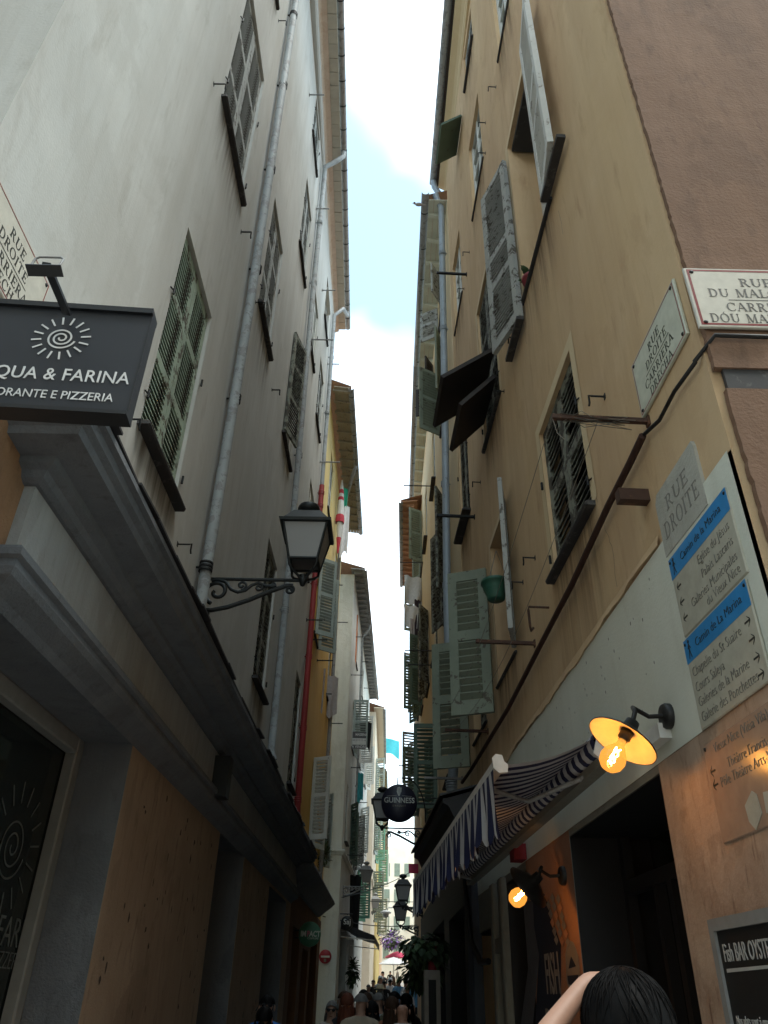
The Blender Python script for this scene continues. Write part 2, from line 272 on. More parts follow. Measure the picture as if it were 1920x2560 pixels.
# ------------------------------------------------------------------ mesh helpers
class MB:
    def __init__(s, M=None): s.v, s.f, s.M, s.smooth, s.mi = [], [], M or Matrix.Identity(4), [], []; s.cur = 0
    def add(s, vs, fs, smooth=False):
        b = len(s.v); s.v += [s.M @ Vector(p) for p in vs]; s.f += [tuple(b + i for i in f) for f in fs]
        s.smooth += [smooth] * len(fs); s.mi += [s.cur] * len(fs); return s
    def box(s, x0, x1, y0, y1, z0, z1):
        return s.add([(x0, y0, z0), (x1, y0, z0), (x1, y1, z0), (x0, y1, z0), (x0, y0, z1), (x1, y0, z1), (x1, y1, z1), (x0, y1, z1)],
                     [(0, 3, 2, 1), (4, 5, 6, 7), (0, 1, 5, 4), (1, 2, 6, 5), (2, 3, 7, 6), (3, 0, 4, 7)])
    def bev(s, x0, x1, y0, y1, z0, z1, b):
        """box whose +y face edges are chamfered"""
        vs = [(x0, y0, z0), (x1, y0, z0), (x1, y0, z1), (x0, y0, z1), (x0, y1 - b, z0), (x1, y1 - b, z0), (x1, y1 - b, z1), (x0, y1 - b, z1),
              (x0 + b, y1, z0 + b), (x1 - b, y1, z0 + b), (x1 - b, y1, z1 - b), (x0 + b, y1, z1 - b)]
        fs = [(0, 1, 2, 3), (8, 11, 10, 9)]
        for i in range(4):
            j = (i + 1) % 4; fs += [(i, i + 4, j + 4, j), (i + 4, i + 8, j + 8, j + 4)]
        return s.add(vs, fs)
    def obox(s, M, sx, sy, sz):
        o = s.M; s.M = o @ M; s.box(-sx / 2, sx / 2, -sy / 2, sy / 2, -sz / 2, sz / 2); s.M = o; return s
    def quad(s, a, b, c, d): return s.add([a, b, c, d], [(0, 1, 2, 3)])
    def prism(s, poly, y0, y1):
        """polygon in x,z extruded along y"""
        n = len(poly); vs = [(x, y0, z) for x, z in poly] + [(x, y1, z) for x, z in poly]
        fs = [tuple(range(n))[::-1], tuple(range(n, 2 * n))] + [(i, (i + 1) % n, n + (i + 1) % n, n + i) for i in range(n)]
        return s.add(vs, fs)
    def prism_x(s, poly, x0, x1):
        n = len(poly); vs = [(x0, y, z) for y, z in poly] + [(x1, y, z) for y, z in poly]
        fs = [tuple(range(n))[::-1], tuple(range(n, 2 * n))] + [(i, (i + 1) % n, n + (i + 1) % n, n + i) for i in range(n)]
        return s.add(vs, fs)
    def plate(s, poly, z0, z1):
        """polygon in x,y extruded along z"""
        n = len(poly); vs = [(x, y, z0) for x, y in poly] + [(x, y, z1) for x, y in poly]
        fs = [tuple(range(n))[::-1], tuple(range(n, 2 * n))] + [(i, (i + 1) % n, n + (i + 1) % n, n + i) for i in range(n)]
        return s.add(vs, fs)
    def tube(s, pts, r, n=8, cap=True):
        pts = [Vector(p) for p in pts]; rs = r if isinstance(r, (list, tuple)) else [r] * len(pts)
        vs, fs = [], []; up = None
        for i, p in enumerate(pts):
            t = (pts[min(i + 1, len(pts) - 1)] - pts[max(i - 1, 0)]).normalized()
            if up is None: up = Vector((0, 0, 1)) if abs(t.z) < .9 else Vector((1, 0, 0))
            a = (up - t * up.dot(t)).normalized(); up = a; b = t.cross(a)
            for k in range(n):
                q = 2 * math.pi * k / n; vs.append(p + (a * math.cos(q) + b * math.sin(q)) * rs[i])
        for i in range(len(pts) - 1):
            for k in range(n): fs.append((i * n + k, i * n + (k + 1) % n, (i + 1) * n + (k + 1) % n, (i + 1) * n + k))
        s.add(vs, fs, True)
        if cap: s.add(vs[:n], [tuple(range(n))[::-1]]); s.add(vs[-n:], [tuple(range(n))])
        return s
    def lathe(s, prof, n=20, c=(0, 0, 0), smooth=True):
        vs, fs = [], []
        for r, z in prof:
            for k in range(n): q = 2 * math.pi * k / n; vs.append((c[0] + r * math.cos(q), c[1] + r * math.sin(q), c[2] + z))
        for i in range(len(prof) - 1):
            for k in range(n): fs.append((i * n + k, i * n + (k + 1) % n, (i + 1) * n + (k + 1) % n, (i + 1) * n + k))
        s.add(vs, fs, smooth)
        return s
    def ball(s, c, r, n=12, m=8, sc=(1, 1, 1)):
        vs, fs = [(c[0], c[1], c[2] - r * sc[2])], []
        for i in range(1, m):
            a = math.pi * i / m - math.pi / 2
            for k in range(n):
                q = 2 * math.pi * k / n; vs.append((c[0] + r * sc[0] * math.cos(a) * math.cos(q), c[1] + r * sc[1] * math.cos(a) * math.sin(q), c[2] + r * sc[2] * math.sin(a)))
        vs.append((c[0], c[1], c[2] + r * sc[2])); t = len(vs) - 1
        for k in range(n): fs.append((0, 1 + (k + 1) % n, 1 + k)); fs.append((t, t - n + k, t - n + (k + 1) % n))
        for i in range(m - 2):
            for k in range(n): a = 1 + i * n; fs.append((a + k, a + (k + 1) % n, a + n + (k + 1) % n, a + n + k))
        return s.add(vs, fs, True)
    def grid(s, fn, nu, nv, smooth=True):
        vs = [fn(i / nu, j / nv) for j in range(nv + 1) for i in range(nu + 1)]
        fs = [(j * (nu + 1) + i, j * (nu + 1) + i + 1, (j + 1) * (nu + 1) + i + 1, (j + 1) * (nu + 1) + i) for j in range(nv) for i in range(nu)]
        return s.add(vs, fs, smooth)
    def mesh(s, name, org=(0, 0, 0), fix=True):
        o = Vector(org); me = bpy.data.meshes.new(name); me.from_pydata([p - o for p in s.v], [], s.f)
        me.polygons.foreach_set('use_smooth', s.smooth); me.polygons.foreach_set('material_index', s.mi)
        if fix:
            bm = bmesh.new(); bm.from_mesh(me); bmesh.ops.recalc_face_normals(bm, faces=bm.faces); bm.to_mesh(me); bm.free()
        me.update(); return me

def obj(name, me, mats, parent=None):
    o = bpy.data.objects.new(name, me); COL.objects.link(o)
    if mats is not None and not me.materials:
        for m in (mats if isinstance(mats, (list, tuple)) else [mats]): me.materials.append(MATS[m])
    if parent is not None: o.parent = parent
    return o
def org_of(parent):
    while parent is not None and 'org' not in parent.keys(): parent = parent.parent
    return Vector(parent['org']) if parent is not None else Vector((0, 0, 0))
def part(name, mb, mat, parent, kind=None, fix=True):
    o = obj(name, mb.mesh(name, org_of(parent), fix), mat, parent)
    if kind: o['kind'] = kind
    return o
ORGS = []
def thing(name, label, cat, loc, group=None):
    o = bpy.data.objects.new(name, None); COL.objects.link(o); o.location = loc; o['org'] = tuple(loc)
    o.empty_display_size = .2; o['label'] = label; o['category'] = cat
    if group: o['group'] = group
    ORGS.append(o)
    return o
def single(name, mb, mat, label, cat, group=None, org=None):
    org = Vector(org) if org is not None else (mb.v[0] if mb.v else Vector())
    o = obj(name, mb.mesh(name, org), mat); o.location = org; o['label'] = label; o['category'] = cat
    if group: o['group'] = group
    return o
def struct(name, mb, mat):
    o = obj(name, mb.mesh(name), mat); o['kind'] = 'structure'; return o

# text: default font outlines, converted to meshes in one pass at the end
TEXTS = []
def text(s, M, size, mat, parent, name='lettering', align='CENTER', xs=1.0, ext=.0015, shear=0.0, weight=0.0, spacing=1.0):
    c = bpy.data.curves.new(name, 'FONT'); c.body = s; c.size = size; c.align_x = align; c.align_y = 'CENTER'; c.extrude = ext; c.shear = shear; c.offset = weight
    c.space_character = spacing; c.resolution_u = 3
    o = bpy.data.objects.new('tmp_text', c); COL.objects.link(o)
    TEXTS.append((o, M @ Matrix.Diagonal((xs, 1, 1, 1)), mat, parent, name))
def finish_text():
    bpy.context.view_layer.update(); dg = bpy.context.evaluated_depsgraph_get()
    for o, M, mat, parent, name in TEXTS:
        me = bpy.data.meshes.new_from_object(o.evaluated_get(dg)); g = org_of(parent)
        me.transform(Tm(*(-g)) @ M); me.materials.clear(); me.name = name
        obj(name, me, mat, parent)
    for t in TEXTS:
        c = t[0].data; bpy.data.objects.remove(t[0]); bpy.data.curves.remove(c)

# a small serif alphabet for the street plaques
TH, TN = .15, .055
def _glyph(ch):
    g = []
    def v(x, y0=0, y1=1, t=TH): g.append([(x - t / 2, y0), (x + t / 2, y0), (x + t / 2, y1), (x - t / 2, y1)])
    def h(x0, x1, y, t=TN): g.append([(x0, y), (x1, y), (x1, y + t), (x0, y + t)])
    def sf(x, y, wd=.30): h(x - wd / 2, x + wd / 2, y if y < .5 else y - TN * .9, TN * .9)
    def d(x0, y0, x1, y1, t): g.append([(x0 - t / 2, y0), (x0 + t / 2, y0), (x1 + t / 2, y1), (x1 - t / 2, y1)])
    def arc(cx, cy, rx, ry, a0, a1, n=14):
        for i in range(n):
            p = []
            for k, q in ((0, i), (1, i), (1, i + 1), (0, i + 1)):
                a = R(a0 + (a1 - a0) * q / n); t = TN + (TH - TN) * abs(math.cos(a)) ** 1.3
                p.append((cx + (rx - t * k) * math.cos(a), cy + (ry - t * .75 * k) * math.sin(a)))
            g.append(p)
    wd = .8
    if ch == 'R': v(.2); sf(.18, 0); h(.02, .42, 1 - TN); h(.2, .42, .48); arc(.4, .74, .27, .26, -90, 90, 10); d(.74, 0, .42, .5, TH * .9); h(.66, .86, 0); wd = .84
    elif ch == 'U': v(.2, .3, 1); v(.78, .3, 1, TN); sf(.2, 1); sf(.78, 1, .24); arc(.47, .33, .345, .33, 180, 360); wd = .92
    elif ch == 'E': v(.2); h(.04, .68, 1 - TN); h(.04, .70, 0); h(.2, .54, .48); v(.68, .84, 1, TN); v(.70, 0, .2, TN); v(.54, .4, .62, TN); wd = .74
    elif ch == 'D': v(.2); h(.04, .42, 1 - TN); h(.04, .42, 0); arc(.4, .5, .46, .5, -90, 90, 14); wd = .9
    elif ch in 'OÓ':
        arc(.48, .5, .46, .51, 0, 360, 24); wd = .96
        if ch == 'Ó': d(.46, 1.08, .58, 1.24, .09)
    elif ch == 'I': v(.2); sf(.2, 0); sf(.2, 1); wd = .4
    elif ch == 'T': v(.42); sf(.42, 0); h(.04, .80, 1 - TN); v(.06, .8, 1, TN); v(.78, .8, 1, TN); wd = .84
    elif ch == 'C': arc(.48, .5, .46, .51, 42, 318, 20); v(.80, .68, .98, TN); wd = .86
    elif ch == 'A': d(.08, 0, .42, 1, TN); d(.80, 0, .44, 1, TH); h(.2, .66, .32); sf(.08, 0, .22); sf(.80, 0, .28); wd = .88
    elif ch == 'H': v(.2); v(.74); h(.2, .74, .48); sf(.2, 0); sf(.2, 1); sf(.74, 0); sf(.74, 1); wd = .94
    elif ch == 'M': v(.14, 0, 1, TN); d(.54, .02, .18, 1, TH); d(.56, .02, .88, 1, TN); v(.92); sf(.14, 0, .24); sf(.92, 0); h(.04, .2, 1 - TN); h(.86, 1.06, 1 - TN); wd = 1.1
    elif ch == 'N': v(.16, 0, 1, TN); d(.82, 0, .18, 1, TH); v(.84, 0, 1, TN); sf(.16, 0, .24); sf(.84, 1, .24); wd = .96
    elif ch == 'L': v(.2); sf(.2, 1); h(.04, .68, 0); v(.68, 0, .22, TN); wd = .72
    elif ch == ' ': wd = .5
    return g, wd
def serif(s, M, height, mat, parent, width=None, xs=.92, gap=.1, thick=.0012, align='C'):
    mb = MB(M); x = 0; polys = []
    for ch in s:
        g, wd = _glyph(ch)
        polys += [[(px + x, py) for px, py in p] for p in g]; x += wd + gap
    tot = x - gap; k = height * xs if width is None else width / tot
    off = {'C': -tot / 2, 'L': 0, 'R': -tot}[align]
    for p in polys: mb.plate([((px + off) * k, py * height) for px, py in p], 0, thick)
    return part('lettering', mb, mat, parent)

# ------------------------------------------------------------------ walls of the street
WL = Wall(-1.7, 0, .844, 1)          # grey and yellow houses on the left
WR = Wall(1.5, 0, -2.07, -1)         # ochre house on the right
WR2 = Wall(1.5 - 10 * math.tan(R(2.07)), 10, -.35, -1)
def wall_mesh(mb, W, y0, y1, z0, z1, ops, o=0.0):
    """front of a wall with openings (y0,y1,z0,z1,depth) cut out and their reveals"""
    ys = sorted({y0, y1, *[c for q in ops for c in q[:2] if y0 < c < y1]}); zs = sorted({z0, z1, *[c for q in ops for c in q[2:4] if z0 < c < z1]})
    for a, b in zip(ys, ys[1:]):
        run = None
        for c, d in zip(zs, zs[1:]):
            m, k = (a + b) / 2, (c + d) / 2
            hole = any(q[0] < m < q[1] and q[2] < k < q[3] for q in ops)
            if not hole: mb.quad(W.P(a, c, o), W.P(b, c, o), W.P(b, d, o), W.P(a, d, o))
    for q in ops:
        a, b, c, d, e = q[:5]
        for (p, r), (s, t) in (((a, c), (a, d)), ((a, d), (b, d)), ((b, d), (b, c)), ((b, c), (a, c))):
            mb.quad(W.P(p, r, o), W.P(s, t, o), W.P(s, t, o - e), W.P(p, r, o - e))
def block(mb, W, y0, y1, z0, z1, o, depth):
    """rest of the house behind its front: ends, back and top"""
    a, b = W.P(y0, z0, o), W.P(y1, z0, o); n = W.n
    ca, cb = a - n * depth, b - n * depth; up = Vector((0, 0, z1 - z0))
    mb.quad(a, ca, ca + up, a + up); mb.quad(b, cb, cb + up, b + up); mb.quad(ca, cb, cb + up, ca + up)
    mb.quad(a + up, b + up, cb + up, ca + up)
SLATS = {}; NSLAT = [0]
def slat_prof(d, a, t=.013):
    y, z = d / 2 * math.cos(a), d / 2 * math.sin(a); return [(-y, z - t / 2), (y, -z - t / 2), (y, -z + t / 2), (-y, z + t / 2)]
def leaf(parent, M, w, h, mat, rails=(.5,), pitch=.05, one=False, t=.036, stile=.07, tilt=42, skip=0.0, label=None, rail_h=.085, slat_d=.05, sname='shutter'):
    """one louvred shutter leaf; local x across (0..w), y outward, z up"""
    mb = MB(M)
    for x in (0, w - stile): mb.box(x, x + stile, -t / 2, t / 2, 0, h)
    zs = [0] + [r * h for r in rails] + [h - rail_h]
    for i, z in enumerate(zs):
        mb.box(stile, w - stile, -t / 2 + .003, t / 2 - .003, z, z + (rail_h if i else rail_h * 1.25))
    fo = part(sname, mb, mat, parent)
    if label: fo['label'] = label
    ang = R(tilt); org = org_of(parent); sm = None
    xl = w - 2 * stile; rnd = random.Random(int(w * 1e4 + h * 77 + org.y * 31))
    for i in range(len(zs) - 1):
        a = zs[i] + rail_h * (1.25 if i == 0 else 1) + .012; b = zs[i + 1] - .006; n = max(1, int(round((b - a) / pitch)))
        for j in range(n):
            if rnd.random() < skip: continue
            z = a + (b - a) * (j + .5) / n
            dz = (rnd.random() - .5) * .05
            Mx = M @ Tm(w / 2, 0, z) @ Matrix.Rotation(dz, 4, 'X')
            if one:
                key = (round(xl, 3), mat, tilt)
                if key not in SLATS: SLATS[key] = MB().prism_x(slat_prof(slat_d, ang), -xl / 2, xl / 2).mesh('slat')
                so_ = obj('slat', SLATS[key], mat, fo)
                if Mx.determinant() < 0: Mx = Mx @ Matrix.Diagonal((-1, 1, 1, 1))
                so_.matrix_basis = Tm(*(-org)) @ Mx; NSLAT[0] += 1
            else:
                if sm is None: sm = MB()
                o_ = sm.M; sm.M = Mx; sm.prism_x(slat_prof(slat_d, ang), -xl / 2, xl / 2); sm.M = o_
    if sm is not None: part('slats', sm, mat, fo, 'stuff')
    return fo
def sill(parent, W, y0, y1, z, mat='slate_sill', proj=.045, th=.035, ext=.05):
    mb = MB(W.M(y0 - ext, z - th, 0)); mb.bev(0, y1 - y0 + 2 * ext, -.05, proj, 0, th, .012)
    if W in (WL, WR): stain(parent, W, y0 - .1, y1 + .1, z - th, random.uniform(.8, 1.3))
    return part('sill', mb, mat, parent)
def stain(parent, W, y0, y1, z, h=1.1, o=.0012):
    m = MB(); m.quad(W.P(y0, z - h, o), W.P(y1, z - h, o), W.P(y1, z, o), W.P(y0, z, o)); part('water_stain', m, 'water_stain', parent, fix=False)
def frame_trim(parent, W, y0, y1, z0, z1, mat, wd=.1, o=.004):
    mb = MB(W.M(0, 0, 0))
    u = lambda y: (y - W.y0) / W.u.y + (W.y0 / W.u.y)
    mb = MB()
    for a, b, c, d in ((y0 - wd, y0, z0, z1 + wd), (y1, y1 + wd, z0, z1 + wd), (y0, y1, z1, z1 + wd)):
        mb.quad(W.P(a, c, o), W.P(b, c, o), W.P(b, d, o), W.P(a, d, o))
    return part('window_surround', mb, mat, parent)
def hinge_pins(parent, W, y0, y1, z0, z1):
    for y, s in ((y0, -1), (y1, 1)):
        for f in (.12, .62):
            z = z0 + (z1 - z0) * f; mb = MB()
            mb.tube([W.P(y + s * .02, z - .035, .02), W.P(y + s * .02, z + .035, .02)], .010, 6)
            mb.tube([W.P(y + s * .02, z, .02), W.P(y + s * .06, z, .003)], .006, 5)
            part('hinge_pin', mb, 'dark_iron', parent)
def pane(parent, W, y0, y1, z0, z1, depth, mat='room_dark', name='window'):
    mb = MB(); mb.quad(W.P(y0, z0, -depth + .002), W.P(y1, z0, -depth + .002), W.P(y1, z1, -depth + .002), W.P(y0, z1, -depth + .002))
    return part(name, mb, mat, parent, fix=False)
def closed(parent, W, y0, y1, z0, z1, mat, rails=(.33, .66), pitch=.055, one=False, inset=.05, depth=.16, sill_mat='slate_sill', skip=0.0, surround=None, stile=.07, proj=.045, pins=True, tilt=42):
    """a window behind two closed louvred leaves"""
    if surround: frame_trim(parent, W, y0, y1, z0, z1, surround)
    pane(parent, W, y0, y1, z0, z1, depth); mid = (y0 + y1) / 2; wl = (y1 - y0) / 2 - .006
    for a in (y0 + .003, mid + .003):
        leaf(parent, W.M(a, z0 + .01, -inset), wl, z1 - z0 - .02, mat, rails, pitch, one, stile=stile, skip=skip, tilt=tilt)
    if sill_mat: sill(parent, W, y0, y1, z0, sill_mat, proj)
    if pins: hinge_pins(parent, W, y0, y1, z0, z1)
    return (y0, y1, z0, z1, depth)
def glazed(parent, W, y0, y1, z0, z1, cols=2, rows=4, depth=.10, proj=.025):
    """a glazed casement: white sash bars with a pane in each light"""
    wd, hh = (y1 - y0) / W.u.y, z1 - z0; m = MB(W.M(y0, z0, -depth + .03)); t = .035
    for i in range(cols + 1):
        x = i * (wd - t * 1.6) / cols; m.box(x, x + t * 1.6, -.02, .02, 0, hh)
    for j in range(rows + 1):
        z = j * (hh - t) / rows; m.box(t, wd - t, -.018, .014, z, z + t)
    fr_ = part('window_frame', m, 'white_wood', parent)
    for i in range(cols):
        for j in range(rows):
            a, b = y0 + (y1 - y0) * i / cols, y0 + (y1 - y0) * (i + 1) / cols; c, d = z0 + hh * j / rows, z0 + hh * (j + 1) / rows
            p = MB(); p.quad(W.P(a, c, -depth + .02), W.P(b, c, -depth + .02), W.P(b, d, -depth + .02), W.P(a, d, -depth + .02)); part('pane', p, 'window_glass', fr_, fix=False)
    sill(parent, W, y0, y1, z0, 'slate_sill', proj, .03)
    return (y0, y1, z0, z1, depth)
def gutter(parent, pts, r, mat, joints=None, name='gutter'):
    """half round gutter along a polyline with joint bands"""
    mb = MB()
    for a, b in zip(pts, pts[1:]):
        a, b = Vector(a), Vector(b); d = (b - a).normalized(); s = d.cross(Vector((0, 0, 1))).normalized()
        prof = [(math.cos(q), math.sin(q)) for q in [math.pi + math.pi * i / 12 for i in range(13)]]
        prof += [(x * .9, z * .9) for x, z in prof[::-1]]
        n = len(prof); vs = [a + s * x * r + Vector((0, 0, z * r)) for x, z in prof] + [b + s * x * r + Vector((0, 0, z * r)) for x, z in prof]
        mb.add(vs, [(i, (i + 1) % n, n + (i + 1) % n, n + i) for i in range(n)] + [tuple(range(n)), tuple(range(n, 2 * n))], True)
    g = part(name, mb, mat, parent)
    a, b = Vector(pts[0]), Vector(pts[-1]); ln = (b - a).length; d = (b - a) / ln; s = d.cross(Vector((0, 0, 1))).normalized()
    k = joints or .55; m = int(ln / k)
    if m:
        jb = []
        for i in range(m):
            c = a + d * (k * (i + .5) + random.uniform(-.03, .03)); ring = MB()
            prof = [(math.cos(q) * 1.05, math.sin(q) * 1.05) for q in [math.pi + math.pi * j / 8 for j in range(9)]]
            vs = [c + d * e + s * x * r + Vector((0, 0, z * r)) for e in (-.014, .014) for x, z in prof]
            ring.add(vs, [(j, j + 1, 9 + j + 1, 9 + j) for j in range(8)], True)
            part('gutter_joint', ring, 'dark_iron' if mat == 'zinc' else mat, g)
    return g
def pipe(parent, pts, r, mat, rings=(), name='downpipe', ring_mat=None, W=None):
    p = part(name, MB().tube(pts, r, 14), mat, parent)
    for q in rings:
        q = Vector(q); mb = MB()
        for dz in (-.035, 0, .035): mb.lathe([(r * 1.0, dz - .012), (r * 1.16, dz - .010), (r * 1.16, dz + .010), (r, dz + .012)], 14, q)
        if W is not None: mb.tube([q, q - W.n * .09], .012, 6)
        part('pipe_collar', mb, ring_mat or mat, p)
    return p

exec_order = []

# ================================================================== GROUND
def gz(y): return 0 if y < 14 else .04 * (y - 14)
g = MB(); ysg = [-60, -20, 0, 7, 14, 25, 40, 60, 90, 140, 400]
for a, b in zip(ysg, ysg[1:]):
    za, zb = gz(min(a, 90)), gz(min(b, 90)); g.quad((-200, a, za), (200, a, za), (200, b, zb), (-200, b, zb))
struct('street', g, 'paving_stone')

# ================================================================== LEFT: grey house
L1 = thing('grey_house', 'tall grey rendered corner house with shuttered windows above the pizzeria', 'house', (-1.7, 1.86, 0))
L1a, L1b, L1top = 1.86, 14.9, 17.3
ops = []
ops.append(closed(L1, WL, 3.97, 4.95, 4.87, 6.92, 'green_shutter', (.33, .66), .049, True, skip=.01, proj=.085))
ops.append(closed(L1, WL, 4.02, 5.12, 8.90, 11.3, 'grey_shutter', (.30, .62), .054, True, proj=.06))
ops.append(closed(L1, WL, 6.5, 7.45, 8.86, 10.95, 'grey_shutter', (.33, .66), .054, proj=.065))
ops.append(closed(L1, WL, 8.55, 9.5, 12.64, 14.5, 'grey_shutter', (.33, .66), .066))
ops.append(closed(L1, WL, 8.98, 9.92, 4.98, 6.97, 'weathered_shutter', (.33, .66), .06, sill_mat='slate_sill', proj=.08))
ops.append(closed(L1, WL, 8.5, 9.42, 15.88, 17.1, 'grey_shutter', (.5,), .066))
ops.append(closed(L1, WL, 10.75, 11.65, 12.55, 14.1, 'white_shutter', (.5,), .066))
ops.append(closed(L1, WL, 12.6, 13.55, 12.2, 13.9, 'grey_shutter', (.5,), .07))
ops.append(closed(L1, WL, 13.1, 13.95, 4.68, 6.65, 'weathered_shutter', (.33, .66), .07, proj=.08))
ops.append(closed(L1, WL, 12.7, 13.6, 8.7, 10.6, 'white_shutter', (.33, .66), .07))
ops.append(closed(L1, WL, 4.1, 5.0, 13.0, 14.9, 'grey_shutter', (.33, .66), .075, pins=False))
# window with one leaf standing open
ops.append((9.05, 10.0, 8.86, 10.95, .2)); pane(L1, WL, 9.05, 10.0, 8.86, 10.95, .2); sill(L1, WL, 9.05, 10.0, 8.86, proj=.055)
_m = WL.M(9.02, 8.9, .03) @ Matrix.Rotation(R(15), 4, 'Z'); leaf(L1, _m, .5, 2.05, 'weathered_shutter', (.33, .66), .06, label='weathered leaf standing ajar')
leaf(L1, WL.M(9.53, 8.9, -.04), .46, 2.05, 'white_shutter', (.33, .66), .06)
# top window with its lower shutter flap propped out
ops.append((12.55, 13.5, 15.15, 16.5, .2)); pane(L1, WL, 12.55, 13.5, 15.15, 16.5, .2); sill(L1, WL, 12.55, 13.5, 15.15)
_m = WL.M(12.6, 16.15, .03) @ Matrix.Rotation(R(-62), 4, 'X') @ Tm(0, 0, -.62); leaf(L1, _m, .85, .62, 'white_shutter', (.5,), .06, label='white shutter flap propped outward')
# shop openings
SHOP_L = [(2.92, 5.04, -.3, 3.06, .40), (8.15, 9.69, -.3, 3.1, .40), (12.0, 14.2, -.3, 3.0, .45)]
m = MB(); wall_mesh(m, WL, L1a, L1b, 3.2, L1top, ops); block(m, WL, L1a, L1b, -.3, L1top, 0, 9)
part('wall', m, 'grey_render', L1)
m = MB(); wall_mesh(m, WL, 2.87, L1b, -.3, 3.2, [(a, b, c, d, e) for a, b, c, d, e in SHOP_L], .02)
part('shop_wall', m, 'shop_pier', L1)
m = MB(); rg = random.Random(21)
for _ in range(70):
    yy, zz = (rg.uniform(5.15, 8.05) if rg.random() < .7 else rg.uniform(9.8, 11.9)), rg.uniform(1.3, 2.95) ** 1.0; a_, b_ = rg.uniform(.008, .03), rg.uniform(.012, .05)
    m.add([WL.P(yy + a_ * math.cos(q) * rg.uniform(.5, 1.1), zz + b_ * math.sin(q) * rg.uniform(.5, 1.1), .0215) for q in (0, .8, 1.6, 2.4, 3.2, 4, 4.8, 5.6)], [tuple(range(8))])
part('plaster_chip', m, 'chip_dark', L1, 'stuff', False)
m = MB(); m.M = WL.M(1.86, -.3, 0); m.box(-.02, 1.0, -.1, .05, 0, 4.25)
part('corner_pier', m, 'rusty_pier', L1)
def profile_sweep(W, prof, y_near, y_far, back=-.5):
    m = MB(); n = len(prof)
    rows = []
    for o, z in prof: rows.append([W.P(y_far, z, o), W.P(y_near - o, z, o), W.P(y_near - o, z, back)])
    for i in range(n - 1):
        for j in range(2): m.quad(rows[i][j], rows[i][j + 1], rows[i + 1][j + 1], rows[i + 1][j])
    m.add([r[0] for r in rows], [tuple(range(n))])
    return m
prof_hi = [(.0, 3.84), (.43, 3.80), (.43, 3.77), (.40, 3.765), (.395, 3.725), (.365, 3.71), (.355, 3.675), (.21, 3.665), (.205, 3.635), (.165, 3.62), (.15, 3.59), (.12, 3.575), (.02, 3.57)]
part('cornice', profile_sweep(WL, prof_hi, 2.92, L1b), 'cornice_paint', L1)
prof_fr = [(.02, 3.58), (.10, 3.58), (.10, 3.18), (.02, 3.18)]
part('frieze', profile_sweep(WL, prof_fr, 2.92, L1b), 'frieze_paint', L1)
prof_lo = [(.02, 3.25), (.15, 3.245), (.165, 3.225), (.165, 3.195), (.14, 3.185), (.145, 3.15), (.13, 3.12), (.05, 3.075), (.03, 3.05), (.02, 3.04)]
part('lower_moulding', profile_sweep(WL, prof_lo, 2.92, L1b), 'cornice_paint', L1)
m = MB(); pts = []
rr = random.Random(3); yy = 2.44
top = []
while yy < L1b: top.append(yy); yy += rr.uniform(.25, .5)
for a, b in zip(top, top[1:]):                                   # ragged roofing felt over the cornice
    za, zb, e = 3.835 + rr.uniform(-.012, .012), 3.835 + rr.uniform(-.012, .012), .445 + rr.uniform(-.02, .02)
    q = [WL.P(a, za, 0), WL.P(b, zb, 0), WL.P(b, zb - .02, e), WL.P(a, za - .02, e)]
    q2 = [p + Vector((0, 0, .014)) for p in q]; m.add(q + q2, [(0, 1, 2, 3), (4, 5, 6, 7), (2, 3, 7, 6), (0, 3, 7, 4), (1, 2, 6, 5)])
part('roofing_felt', m, 'tarp_black', L1)
# an old iron box on the frieze
y, z = WL.px('K', 1225, 780, .1); m = MB(WL.M(y, z - .18, .1)); m.box(0, .16, 0, .14, 0, .36); part('iron_box', m, 'dark_iron', L1)
# shop windows
for i, (a, b, c, d, e) in enumerate(SHOP_L):
    pane(L1, WL, a, b, c, d, e - .02, 'dark_glass', 'shop_window'); m = MB(WL.M(a, c, -e + .05)); wd = (b - a) / WL.u.y; hh = d - c
    for x0, x1, z0, z1 in ((0, .1, 0, hh), (wd - .1, wd, 0, hh), (.1, wd - .1, hh - .1, hh)): m.bev(x0, x1, -.02, .05, z0, z1, .01)
    if i: m.box(wd * .5 - .03, wd * .5 + .03, -.02, .04, 0, hh - .1); m.box(.1, wd - .1, -.02, .035, 2.2, 2.3)
    part('shop_frame', m, 'shop_frame', L1)
    m = MB(); oo = .012
    for yy in (a - .001, b + .001):
        s = 1 if yy < (a + b) / 2 else -1
        m.quad(WL.P(yy + s * .006, c, .018), WL.P(yy + s * .006, d, .018), WL.P(yy + s * .006, d, -e + .1), WL.P(yy + s * .006, c, -e + .1))
    m.quad(WL.P(a, d - .006, .018), WL.P(b, d - .006, .018), WL.P(b, d - .006, -e + .1), WL.P(a, d - .006, -e + .1))
    part('jamb_lining', m, 'cornice_paint', L1, fix=False)
